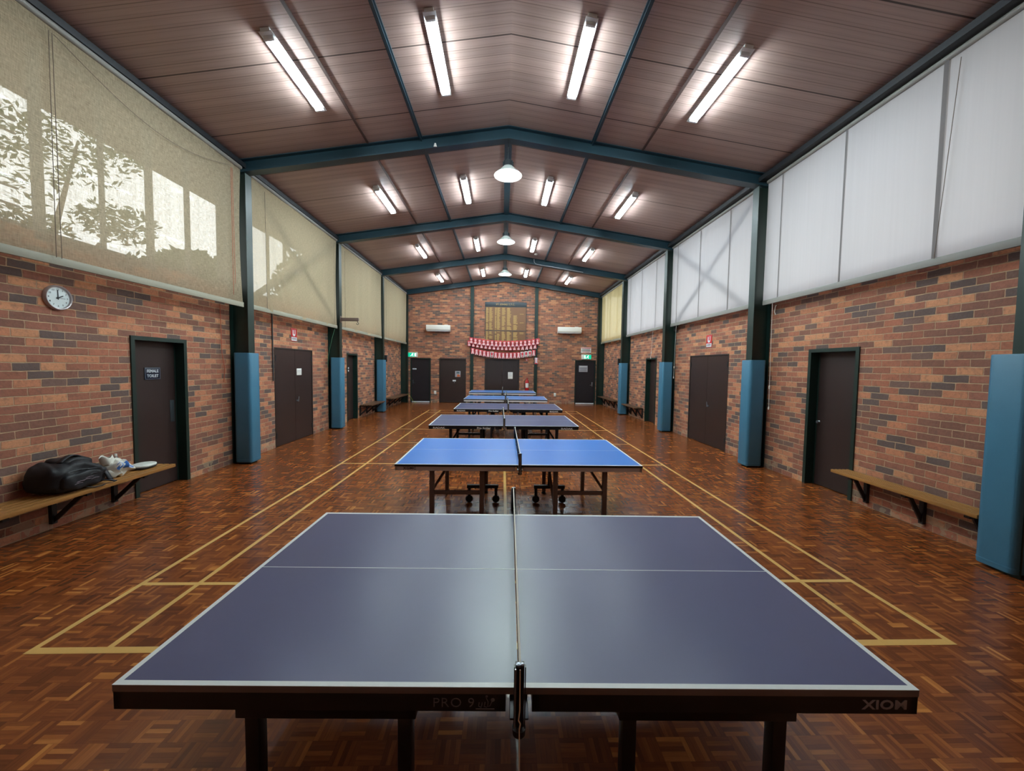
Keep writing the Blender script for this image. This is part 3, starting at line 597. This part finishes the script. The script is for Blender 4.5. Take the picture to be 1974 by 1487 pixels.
# ------------------------------------------------------------------ things on the left bench
random.seed(11)
def blob(rx, ry, rz, n1=.45, n2=.5, nu=40, nv=24, warp=None):
    def sg(c, e): return math.copysign(abs(c) ** e, c)
    def f(u, v):
        a = u * 2 * PI; e = (v - .5) * PI; p = Vector((rx * sg(math.cos(e), n1) * sg(math.cos(a), n2), ry * sg(math.cos(e), n1) * sg(math.sin(a), n2), rz * sg(math.sin(e), n1)))
        return warp(p) if warp else p
    return f, nu, nv
t = thing('backpack', 'black backpack lying on its side on the left front bench', 'bag', (-4.745, 1.80, .45), .0)
def wp(p):
    k = (p.y + .29) / .58; h = 1.0 - .42 * max(0, min(1, (k - .5) / .5)) ** 1.4 - .10 * max(0, (.3 - k) / .3)
    p = Vector((p.x, p.y, (p.z + .16) * h)); q = 1 if p.z > .05 else p.z / .05
    p.z += q * (.012 * math.sin(p.y * 21 + p.x * 9) + .006 * math.sin(p.y * 57 + p.x * 33)); p.x += q * (.010 * math.sin(p.y * 17 + p.z * 23) + .006 * math.sin(p.y * 49 - p.z * 61)); return p + Vector((0, 0, .004))
b = MB(); f, nu, nv = blob(.19, .29, .16, .5, .5, 64, 36, wp); b.grid(f, nu, nv, 0, True); b.build('body', M['bag'], t, True, 80)
def wl(p): return p + Vector((.006 * math.sin(p.y * 40), .0, .010 * math.sin(p.y * 23 + p.x * 20) - .12 * (p.y - .0) * (p.y > 0))) + Vector((-.02, .04, .285))
b = MB(); f, nu, nv = blob(.13, .16, .065, .55, .5, 48, 24, wl); b.grid(f, nu, nv, 0, True); b.build('top_flap', M['bag'], t, True, 80)
b = MB(); f, nu, nv = blob(.045, .19, .085, .5, .5, 48, 24, lambda p: p + Vector((.18 + .006 * math.sin(p.y * 37 + p.z * 30), -.03, .12 + .006 * math.sin(p.y * 31)))); b.grid(f, nu, nv, 0, True); pk = b.build('front_pocket', M['bag'], t, True, 80)
b = MB()
for k in range(6):
    a = random.uniform(-.1, .1); z = .1 + random.uniform(-.03, .05); b.tube([(.226, a - .06, z), (.229, a - .02, z + .008), (.226, a + .02, z + .002)], .004, 6)
b.build('print', M['bagprint'], pk)
b = MB(); b.tube([(.17, -.22, .22), (.195, -.05, .235), (.185, .14, .2)], .005, 6); b.build('zip', M['bag2'], t)
b = MB(); b.grid(lambda u, v: (.06 + (v - .5) * .05, -.12 + u * .22, .315 + .055 * math.sin(PI * u)), 20, 2); b.grid(lambda u, v: (.10 + u * .115, .19 + .06 * u + (v - .5) * .045, .22 - .19 * u * u), 14, 2); b.grid(lambda u, v: (.17 + u * .085, .20 + .06 * u + (v - .5) * .03, .05 - .03 * u * u), 14, 2)
b.tube([(.19, .0, .03), (.23, .05, .01), (.25, .11, .012), (.23, .16, .01)], .006, 6); b.tube([(.19, -.1, .1), (.225, .05, .17), (.2, .17, .15)], .006, 6); so = b.build('strap', M['bag2'], t, True, 80); md = so.modifiers.new('thick', 'SOLIDIFY'); md.thickness = .012
t = thing('plastic_bag', 'crumpled white plastic bag with blue print beside the backpack', 'bag', (-4.745, 2.315, .452)); t.scale = (1.1, 1.1, 1.12)
def wb(p):
    q = p + Vector((.022 * math.sin(p.z * 43 + p.y * 31) + .012 * math.sin(p.y * 77), .02 * math.sin(p.x * 39 + p.z * 47), .014 * math.sin(p.x * 61 + p.y * 53)));
    q.z *= 1.0 if q.z < 0 else 1 - .10 * max(0, q.y / .12); return q + Vector((0, 0, .088))
b = MB(); f, nu, nv = blob(.11, .125, .09, .75, .8, 44, 26, wb); b.grid(f, nu, nv, 0, True); b.build('bag_body', M['poly'], t, True, 40)
b = MB(); b.grid(lambda u, v: (.06 * math.sin(v * 6.3) * (1 - .3 * u), -.07 + .06 * math.cos(v * 6.3) - .03 * u, .13 + .10 * u + .015 * math.sin(v * 19)), 8, 20); o = b.build('gathered_neck', M['poly'], t, True, 50); md = o.modifiers.new('thick', 'SOLIDIFY'); md.thickness = .004
b = MB(); b.grid(lambda u, v: Vector(wb(Vector((.116 * math.cos(e_ := (v - .5) * .9 + .35) ** .75 * math.cos((u - .42) * 1.5), .132 * math.cos(e_) ** .75 * math.sin((u - .42) * 1.5), .097 * math.sin(e_) ** 1 if e_ > 0 else .097 * math.sin(e_))))), 16, 8); o = b.build('printed_panel', M['polyb'], t, True, 60)
t = thing('water_bottle', 'clear plastic bottle standing behind the white bag', 'bottle', (-4.88, 2.46, .45))
b = MB(); b.lathe([(0, 0), (.034, 0), (.038, .008), (.036, .04), (.038, .05), (.038, .13), (.036, .15), (.024, .19), (.014, .205), (.014, .215)], 24); b.build('bottle_body', M['bottle'], t)
b = MB(); b.lathe([(0, .236), (.015, .235), (.0165, .21), (.0165, .208), (0, .208)], 20); b.build('cap', M['plastic'], t)
t = thing('bat_case', 'white oval case with dark underside at the end of the left bench', 'case', (-4.745, 2.68, .45), .1)
b = MB(); f, nu, nv = blob(.115, .145, .022, .6, .9, 40, 14, lambda p: p + Vector((0, 0, .04))); b.grid(f, nu, nv, 0, True); b.build('lid', M['lid'], t, True, 60)
b = MB(); f, nu, nv = blob(.118, .148, .022, .6, .9, 40, 14, lambda p: p + Vector((0, 0, .0225))); b.grid(f, nu, nv, 0, True); b.build('base', M['lidd'], t, True, 60)
# ------------------------------------------------------------------ wall clock
t = thing('wall_clock', 'round white wall clock on the left brick wall', 'clock', (XL + .004, 1.975, 2.53))
rot = Matrix.Rotation(PI / 2, 4, 'Y')
b = MB(); b.lathe([(.112, .012), (.118, .03), (.127, .034), (.134, .024), (.136, 0), (0, 0)], 48, mx=rot); b.build('rim', M['rim'], t)
b = MB(); b.lathe([(0, .014), (.116, .014), (.116, .006)], 48, mx=rot); fc = b.build('face', M['face'], t)
b = MB()
for h in range(1, 13):
    a = h * PI / 6; b.text(str(h), .026, face_mx((.0155, .09 * math.sin(a), .09 * math.cos(a)), (0, 1, 0), (0, 0, 1)), .0004)
b.build('numerals', M['ink'], fc, False)
def hand(a, L, w, n):
    b = MB(); d = Vector((0, math.sin(a), math.cos(a))); b.bar(Vector((.018, 0, 0)) - d * .02, Vector((.018, 0, 0)) + d * L, w, .001, 0, (1, 0, 0)); b.build(n, M['ink'], t, False)
hand(math.radians(-2), .085, .008, 'minute_hand'); hand(math.radians(62), .055, .01, 'hour_hand'); hand(math.radians(93), .07, .0025, 'second_hand')
b = MB(); b.lathe([(0, .021), (.009, .02), (.009, .015)], 16, mx=rot); b.build('hub', M['ink'], t)
# ------------------------------------------------------------------ signs and notices
def sign(name, label, cat, o, r, u, w, h, mats, shapes, th=.006, group=None):
    """flat board: centre o, right r, up u; shapes: ('rect',x,y,w,h,m) / ('text',txt,size,x,y,m,bold,sx) / ('poly',pts,m)"""
    t = thing(name, label, cat, o, 0, group); mx = face_mx((0, 0, 0), r, u); b = MB(); b.box(-w / 2, w / 2, -h / 2, h / 2, 0, th, .0008, mx=mx); b.build('board', mats, t)
    for s in shapes:
        b = MB(); q = th + .0008
        if s[0] == 'rect': b.box(s[1] - s[3] / 2, s[1] + s[3] / 2, s[2] - s[4] / 2, s[2] + s[4] / 2, th - .001, q, mx=mx); nm = 'print'; m = s[5]
        elif s[0] == 'poly': b.prism(s[1], th - .001, q, 'z', mx=mx); nm = 'symbol'; m = s[2]
        else: b.text(s[1], s[2], mx @ Matrix.Translation((s[3], s[4], q)), .0006, 0, s[6], 1, s[7]); nm = 'lettering'; m = s[5]
        b.build(nm, m, t, False)
    return t
RL, UL = (0, 1, 0), (0, 0, 1); RR = (0, -1, 0); RB = (1, 0, 0)
xd = XL - .12 + .001
sign('toilet_sign', 'navy sign with white lettering on the left front toilet door', 'sign', (xd, 3.24, 1.67), RL, UL, .25, .175, M['signblue'], [('rect', 0, .078, .24, .004, M['signgrey']), ('rect', 0, -.078, .24, .004, M['signgrey']), ('rect', -.118, 0, .004, .16, M['signgrey']), ('rect', .118, 0, .004, .16, M['signgrey']), ('text', 'FEMALE', .058, 0, .034, M['signwhite'], .0008, .95), ('text', 'TOILET', .058, 0, -.034, M['signwhite'], .0008, .95)])
sign('toilet_sign', 'small round-looking pale sign on the narrow left door past the second pad', 'sign', (xd, 10.27, 1.66), RL, UL, .2, .2, M['signblue'], [('rect', 0, .05, .12, .045, M['signwhite']), ('rect', 0, -.04, .12, .045, M['signwhite'])])
def fire_sign(label, x, y, s):
    r = RL if s > 0 else RR
    sign('fire_hose_sign', label, 'sign', (x, y, 2.51), r, UL, .25, .30, M['red'], [('poly', [(-.06, .11), (-.02, .11), (-.02, .02), (.03, .02), (.03, .12), (.055, .12), (.055, -.0), (.03, -.03), (-.035, -.03), (-.06, 0)], M['signwhite']), ('rect', 0, -.095, .23, .085, M['signwhite']), ('rect', 0, -.08, .17, .014, M['red']), ('rect', 0, -.105, .19, .014, M['red'])])
fire_sign('red and white fire sign above the left double doors', XL + .002, 6.8, 1); fire_sign('red and white fire sign above the right double doors', XR - .002, 6.78, -1)
sign('door_notice', 'small white notice taped on the left double doors', 'notice', (XL - .003, 7.02, 1.64), RL, UL, .22, .16, M['paperw'], [('rect', 0, .03, .16, .008, M['papergrey']), ('rect', 0, 0, .16, .008, M['papergrey'])], .002)
yd = YB + .029
sign('door_plate', 'small white plate on the far left black door', 'sign', (-4.36, yd, 1.645), RB, UL, .19, .06, M['signwhite'], [('rect', 0, 0, .15, .022, M['papergrey'])], .003)
sign('door_poster', 'poster with an orange corner on the brown end-wall door', 'poster', (-2.245, yd, 1.42), RB, UL, .26, .29, M['papergrey'], [('rect', .01, .065, .15, .09, M['tealp']), ('poly', [(-.03, -.03), (.02, .0), (.06, -.03), (.12, -.05), (.11, -.13), (-.04, -.135)], M['orange'])], .002)
sign('door_plate', 'pale plate and lock on the brown end-wall door', 'sign', (-2.415, yd, 1.09), RB, UL, .16, .075, M['signwhite'], [('rect', .01, -.024, .04, .012, M['ink'])], .004)
b = MB(); b.lathe([(0, .03), (.02, .028), (.024, 0)], 14, mx=Matrix.Translation((-2.41, YB + .03, 1.0)) @ Matrix.Rotation(PI / 2, 4, 'X')); tag(b.build('door_lock', M['chrome']), 'round lock below the pale plate on the brown end-wall door', 'lock')
sign('door_notice', 'white sheet on the central end-wall double door', 'notice', (.34, yd, 1.38), RB, UL, .235, .33, M['paperw'], [('rect', 0, .11, .15, .012, M['papergrey']), ('rect', 0, .06, .17, .008, M['papergrey']), ('rect', 0, .03, .17, .008, M['papergrey']), ('rect', 0, 0, .17, .008, M['papergrey']), ('rect', 0, -.03, .17, .008, M['papergrey'])], .002)
sign('door_notice', 'grey notice on the far right black exit door', 'notice', (3.95, yd, 1.76), RB, UL, .43, .31, M['papergrey'], [('rect', 0, .1, .34, .02, M['paperw']), ('rect', 0, .05, .36, .012, M['ink']), ('rect', 0, .01, .36, .012, M['ink']), ('rect', 0, -.04, .3, .012, M['ink']), ('rect', 0, -.09, .34, .012, M['ink'])], .003)
yw = YB - .001
sign('wall_notice', 'white notice on the brick above the right exit sign', 'notice', (4.06, yw, 2.68), RB, (0, 0, 1), .5, .27, M['paperw'], [('rect', 0, .105, .48, .03, M['redf']), ('rect', 0, .05, .40, .022, M['ink']), ('rect', 0, .0, .42, .022, M['ink']), ('rect', 0, -.05, .42, .022, M['ink']), ('rect', 0, -.1, .34, .018, M['redf'])], .006)
def exit_sign(label, x, z, w, h, gx, arrow):
    t = thing('exit_sign', label, 'sign', (x, yw, z)); b = MB(); b.box(-w / 2, w / 2, -.05, 0, -h / 2, h / 2, .006); b.build('case', M['plastic'], t)
    g = w * .78; b = MB(); b.box(gx - g / 2, gx + g / 2, -.054, -.049, -h * .42, h * .42); b.build('green_panel', M['exitg'], t)
    b = MB(); cx = gx + .02
    b.lathe([(0, -.001), (.018, 0), (0, .001)], 12, mx=Matrix.Translation((cx + .02, -.0555, .07)) @ Matrix.Rotation(PI / 2, 4, 'X'))
    for p, q in (((cx + .01, .045), (cx - .02, -.01)), ((cx - .02, -.01), (cx + .03, -.04)), ((cx + .03, -.04), (cx + .02, -.085)), ((cx - .02, -.01), (cx - .06, -.05)), ((cx - .06, -.05), (cx - .1, -.05)), ((cx, .035), (cx + .05, .02)), ((cx, .04), (cx - .05, .02))):
        b.bar((p[0], -.0555, p[1]), (q[0], -.0555, q[1]), .022, .002, 0, (0, 1, 0))
    b.build('running_figure', M['exitw'], t, False)
    b = MB(); ax = gx + (-.13 if arrow else .15); b.box(ax - .035, ax + .035, -.0565, -.053, -.075, .075); b.build('white_panel', M['exitw'], t, False)
exit_sign('lit green exit sign above the far left black door', -4.43, 2.335, .46, .23, -.03, False); exit_sign('lit green exit sign above the far right black door', 4.07, 2.345, .48, .24, .06, True)
sign('fire_sign', 'small red sign on the brick above the fire extinguisher', 'sign', (1.14, yw, 2.18), RB, UL, .11, .15, M['red'], [('rect', 0, -.03, .05, .05, M['signwhite'])], .004)
sign('fire_sign', 'red and white arrow sign wrapped on the right wall column', 'sign', (1.60, YB - .106, 2.12), RB, UL, .15, .30, M['signwhite'], [('rect', -.045, .0, .03, .27, M['redf']), ('rect', .05, .03, .03, .24, M['redf']), ('rect', 0, -.13, .14, .05, M['redf'])], .004)
for x, z, l in ((-3.345, .50, 'white power outlet between the two left end-wall doors'), (2.56, .46, 'white power outlet low on the right end wall')):
    t = thing('power_outlet', l, 'outlet', (x, yw, z)); b = MB(); b.box(-.058, .058, -.012, 0, -.085, .085, .004); b.build('plate', M['plastic'], t); b = MB(); b.box(-.02, .02, -.018, -.011, -.012, .03, .003); b.build('switch', M['paperw'], t)
for x, s, l in ((XL, 1, 'white switch plate on the left wall just past the farthest left pad'), (XR, -1, 'white switch plate on the right wall just past the farthest right pad')):
    b = MB(); b.box(*sorted((x + s * .001, x + s * .014)), 13.14, 13.24, 1.12, 1.28, .004); tag(b.build('light_switch', M['plastic']), l, 'switch')
# fire extinguisher
t = thing('fire_extinguisher', 'red fire extinguisher hanging beside the central double door', 'extinguisher', (1.16, YB - .105, .66))
b = MB(); b.lathe([(0, 0), (.085, 0), (.09, .02), (.09, .42), (.075, .48), (.035, .52), (.035, .54), (0, .54)], 28); b.build('cylinder', M['red'], t)
b = MB(); b.grid(lambda u, v: (.0912 * math.sin((u - .5) * 1.9), -.0912 * math.cos((u - .5) * 1.9), .14 + v * .22), 12, 1); b.build('printed_label', M['paperw'], t)
b = MB(); b.box(-.03, .03, -.03, .03, .53, .58, .006); b.bar((0, .02, .585), (.02, -.10, .63), .03, .008); b.bar((0, .02, .57), (.02, -.1, .575), .03, .008); b.build('valve_handle', M['red'], t)
b = MB(); b.tube([(-.03, 0, .55), (-.10, -.02, .52), (-.13, -.02, .40), (-.12, -.02, .2), (-.10, -.03, .1)], .011, 8); b.build('hose', M['iron'], t)
b = MB(); b.box(-.04, .04, .085, .104, .36, .5, .003); b.build('wall_hook', M['iron'], t)
# air conditioners
for x, l in ((-3.18, 'white wall air conditioner left of the honour board'), (3.20, 'white wall air conditioner right of the honour board')):
    t = thing('air_conditioner', l, 'air conditioner', (x, yw, 3.47)); w = .575
    b = MB(); b.prism([(0, 0), (0, .31), (-.19, .31), (-.225, .28), (-.235, .10), (-.20, .03), (-.14, 0)], -w, w, 'x', bev=.008); b.build('case', M['plastic'], t)
    b = MB(); b.bar((-w + .06, -.19, .022), (w - .06, -.19, .022), .07, .008, 0, (0, -.5, 1)); b.build('louvre', M['papergrey'], t)
    b = MB(); b.box(w - .30, w - .12, -.06, -.0, .31, .345, .006); b.build('pipe_cover', M['plastic'], t)
# honour board
t = thing('honour_board', 'timber honour board with gold names high on the end wall', 'board', (.08, yw, 2.95)); w = 1.005
b = MB(); b.box(-w, w, -.04, 0, 0, 1.78); b.build('timber_panel', M['board'], t)
b = MB(); b.box(-w - .01, w + .01, -.055, 0, 1.79, 2.0, .003); hd = b.build('header', M['header'], t)
b = MB(); b.text('ST. JOHNS T.T.C.', .115, face_mx((-.02, -.0565, 1.885), (1, 0, 0), (0, 0, 1)), .001, 0, .001, 1.08); b.build('lettering', M['gold'], hd, False)
b = MB()
for x in (-w, w - .02): b.box(x, x + .02, -.05, 0, 0, 1.79)
b.box(-w, w, -.05, -.03, .60, .625); b.box(-w, w, -.052, -.03, 1.765, 1.79)
for x in (-.55, .33): b.box(x - .008, x + .008, -.046, -.03, 0, .6)
b.build('moulding', M['header'], t, False)
random.seed(4)
for x0, ww, lo in ((-.96, .13, 0), (-.80, .17, 0), (-.53, .09, 0), (-.42, .15, .2), (-.19, .18, 0), (.06, .22, 0), (.37, .22, .75)):
    z = .05; b = MB()
    while z < 1.74:
        if not (.58 < z < .65) and z >= 0 and not (lo and z > 1.35 and x0 > .3) and random.random() > .06:
            b.box(x0, x0 + ww * random.uniform(.6, 1), -.0425, -.039, z, z + .021)
        z += .036
    b.build('gold_names', M['gold'], t, False)
b = MB()
for z in (.47, .52, 1.0, 1.42): b.box(.68, .68 + .2, -.0425, -.039, z, z + .02)
b.build('gold_names', M['gold'], t, False)
# bunting
def bunting(label, x0, x1, z0, z1, sag, n, fw, fh, y, plan):
    t = thing('bunting', label, 'bunting', ((x0 + x1) / 2, y, 0), 0, 'strings of red flags below the honour board'); m = (x0 + x1) / 2
    P = lambda u: (x0 + (x1 - x0) * u - m, 0, z0 + (z1 - z0) * u - sag * 4 * u * (1 - u))
    b = MB(); b.tube([P(k / 24) for k in range(25)], .004, 6); b.build('string', M['redf'], t)
    for k in range(n):
        u = (k + .5) / n; p = P(u); kind = plan(k); dy = -.008 - .003 * (k % 2)
        b = MB(); b.grid(lambda a, c: (p[0] + (a - .5) * fw, dy + .004 * math.sin(c * 5 + k), p[2] - c * fh), 1, 4); md = b.build('flag', M['paperw'] if kind == 'w' else M['redf'], t); sm = md.modifiers.new('thick', 'SOLIDIFY'); sm.thickness = .002
        b = MB(); yy = dy - .005; rr = Matrix.Rotation(PI / 2, 4, 'X'); D = lambda r_, z: b.lathe([(0, -.001), (r_, -.0005), (r_, .0005), (0, .001)], 14, mx=Matrix.Translation((p[0], yy, z)) @ rr)
        if kind == 'a': D(fw * .3, p[2] - fh * .3); b.box(p[0] - fw * .34, p[0] + fw * .34, yy - .001, yy + .001, p[2] - fh * .9, p[2] - fh * .62); b.box(p[0] - fw * .2, p[0] + fw * .2, yy - .001, yy + .001, p[2] - fh * .6, p[2] - fh * .5)
        elif kind == 'b': D(fw * .3, p[2] - fh * .25); b.prism([(p[0] - fw * .42, p[2] - fh), (p[0] - fw * .1, p[2] - fh), (p[0] - fw * .08, p[2] - fh * .8), (p[0] + fw * .08, p[2] - fh * .8), (p[0] + fw * .1, p[2] - fh), (p[0] + fw * .42, p[2] - fh), (p[0] + fw * .22, p[2] - fh * .4), (p[0] - fw * .22, p[2] - fh * .4)], yy - .001, yy + .001)
        else: b.box(p[0] - fw * .3, p[0] + fw * .3, yy - .001, yy + .001, p[2] - fh * .62, p[2] - fh * .1); D(fw * .2, p[2] - fh * .8)
        b.build('emblem', M['pink'] if kind != 'w' else M['redf'], md, False)
yb_ = YB - .13
bunting('top string of red and pink flags across the end wall', -1.68, 1.74, 3.22, 3.22, .16, 17, .165, .30, yb_ - .05, lambda k: 'a')
bunting('middle string of red flags half hidden behind the top string', -1.78, 1.62, 3.06, 2.98, .16, 17, .16, .26, yb_ - .02, lambda k: 'b' if k > 12 else 'a')
bunting('bottom string of red flags with a few white ones', -1.60, 1.56, 2.72, 2.66, .2, 17, .165, .28, yb_, lambda k: 'w' if k in (5, 13, 14, 15) else 'b')
# ------------------------------------------------------------------ small fittings
t = thing('hook_arm', 'dark steel arm with a hook on the second left column', 'bracket', (XL + .33, FR[2], 3.1))
b = MB(); b.box(0, .50, -.03, .03, -.045, .045, .004); b.box(0, .012, -.06, .06, -.09, .09, .003); b.build('arm', M['brown_steel'], t)
b = MB(); b.tube([(.47, 0, -.04), (.47, 0, -.08)], .008); b.tube([(.47 + .03 * math.sin(a), 0, -.11 + .03 * math.cos(a)) for a in [k * PI / 7 for k in range(0, 12)]], .007); b.build('hook', M['iron'], t)
b = MB(); b.tube([(XL + .02, 5.92, 3.15), (XL + .02, 5.93, 1.46)], .013, 10); tag(b.build('conduit', M['dark_metal']), 'thin grey conduit beside the left double doors', 'conduit')
b = MB(); b.tube([(XL + .26, FR[2] - .18, 2.9), (XL + .16, FR[2] - .20, 2.5), (XL + .06, FR[2] - .21, 2.05), (XL + .05, FR[2] - .21, 1.75)], .006, 6); tag(b.build('cord', M['greencord']), 'green cord slanting down beside the second left column', 'cord')
b = MB(); b.tube([(XL + .03, 4.40, 2.85), (XL + .03, 4.42, 2.0), (XL + .035, 4.47, 1.75), (XL + .03, 4.45, 1.5)], .005, 6); tag(b.build('cord', M['redcord']), 'thin red cord on the brick beside the first left pad', 'cord')
b = MB(); b.tube([(-4.52, 15.9, .47), (-4.46, 16.2, .3), (-4.36, 16.42, .02), (-4.25, 16.45, .012)], .008, 6); tag(b.build('cord', M['yellowcord']), 'yellow-green cord hanging from the far left bench to the floor', 'cord')
b = MB(); b.tube([(XR - .012, 4.52, 3.02), (XR - .03, 4.52, 3.0), (XR - .03, 4.54, 2.9), (XR - .02, 4.52, 2.85)], .008, 8); tag(b.build('cord_cleat', M['plastic']), 'white cleat high on the right wall beside the first right column', 'cleat')
t = thing('smoke_detector', 'small white ceiling detector right of the ridge in the third bay', 'detector', (1.12, 11.9, zc(1.12) - .004)); b = MB(); b.lathe([(0, -.04), (.04, -.038), (.055, -.02), (.06, 0), (0, 0)], 24, mx=Matrix.Rotation(th, 4, 'Y')); b.build('case', M['plastic'], t)
b = MB(); y = FR[3] - .095; b.tube([(1.10, y, 5.95), (1.11, y, 5.83), (1.16, y, 5.77), (1.25, y, 5.745), (1.95, y, 5.645), (3.0, y, 5.485)], .011, 8); tag(b.build('conduit', M['papergrey']), 'pale curved conduit along the third rafter', 'conduit')
t = thing('sensor', 'tiny white sensor on the first rafter left of the ridge', 'sensor', (-1.30, FR[1] - .09, 5.72)); b = MB(); b.prism([(-.03, 0), (.03, 0), (.012, .06), (-.012, .06)], -.02, .0, 'y', bev=.003); b.build('case', M['plastic'], t)
t = thing('security_camera', 'small dark camera on the ceiling near the farthest pendant', 'camera', (.25, 12.95, zc(.25) - .01)); b = MB(); b.bar((0, 0, 0), (0, 0, -.08), .02, .02); b.bar((-.06, -.12, -.12), (.05, .05, -.08), .06, .06, bev=.008); b.build('body', M['dark_metal'], t)
# light switch boxes behind the farthest pads
for x, s, l in ((XL, 1, 'small dark box on the left wall above the farthest left pad'), (XR, -1, 'small dark box on the right wall above the farthest right pad')):
    b = MB(); b.box(*sorted((x + s * .33, x + s * .42)), FR[3] + .09, FR[3] + .16, 1.95, 2.2, .004); tag(b.build('speaker_box', M['iron']), l, 'box')
# ------------------------------------------------------------------ trees outside the left windows
def tree(label, x, y, blobs, n, leaf, mat, seed, trunk=True):
    random.seed(seed); t = thing('tree', label, 'tree', (x, y, -.16), 0, 'trees outside the left windows'); b = MB(); bm = b.bm
    for _ in range(n):
        bx, by, bz, r, rz_ = random.choice(blobs); d = Vector((random.gauss(0, 1), random.gauss(0, 1), random.gauss(0, 1))).normalized() * (random.random() ** .4)
        p = Vector((bx + d.x * r, by + d.y * r, bz + d.z * rz_)); a = Vector((random.gauss(0, 1), random.gauss(0, 1), random.gauss(0, .6))).normalized(); c = a.cross(Vector((random.gauss(0, 1), random.gauss(0, 1), random.gauss(0, 1)))).normalized(); L = leaf * random.uniform(.6, 1.3)
        bm.faces.new([bm.verts.new(p + v) for v in (a * L, c * L * .4, -a * L, -c * L * .4)])
    b.build('foliage', mat, t, False)
    b = MB(); b.tube([(0, 0, 0), (.1, .05, 1.2), (-.05, .1, 2.6), (.05, .0, 4.2)], [.2, .17, .13, .06], 10)
    for q in blobs[:4]: b.tube([(0, .08, 2.2), (q[0] * .5, q[1] * .5, (2.2 + q[2]) / 2 + .2), (q[0], q[1], q[2])], [.09, .06, .02], 6)
    b.build('trunk', M['bark'], t)
tree('leafy open-crowned tree seen dimly through the nearest left blind', -9.6, 5.6, [(0, -.6, 5.9, 1.3, 1.0), (.2, .9, 6.8, 1.2, .9), (-.2, .2, 4.6, .8, .5), (0, 1.9, 5.4, .8, .5), (0, -2.0, 5.2, 1.2, .6), (0, -3.0, 6.9, 1.4, .9), (0, 2.2, 7.6, .9, .6)], 4200, .085, M['leaf'], 1)
tree('rounded bushy tree seen dimly through the nearest left blind', -10.5, 10.6, [(0, 0, 3.6, 2.2, 2.0), (0, -1.2, 3.4, 1.6, 1.5), (0, 1.6, 3.4, 1.8, 1.6), (0, .4, 4.6, 1.5, 1.1)], 9000, .2, M['leaf2'], 2)
tree('tall dense tree seen dimly through the second left blind', -10.5, 21.5, [(0, 0, 4, 3.2, 3.2), (0, 2, 6, 3, 2.6), (0, -2.6, 5.0, 2.0, 3.0), (0, 4, 4, 3, 3)], 12000, .26, M['leaf2'], 3)
tree('very tall dense tree seen dimly through the far left blinds', -11.5, 37, [(0, 0, 4, 4, 4), (0, 3, 7, 4, 3), (0, -4, 6, 3.4, 3.2), (0, 7, 5, 4, 4)], 12000, .34, M['leaf2'], 4)
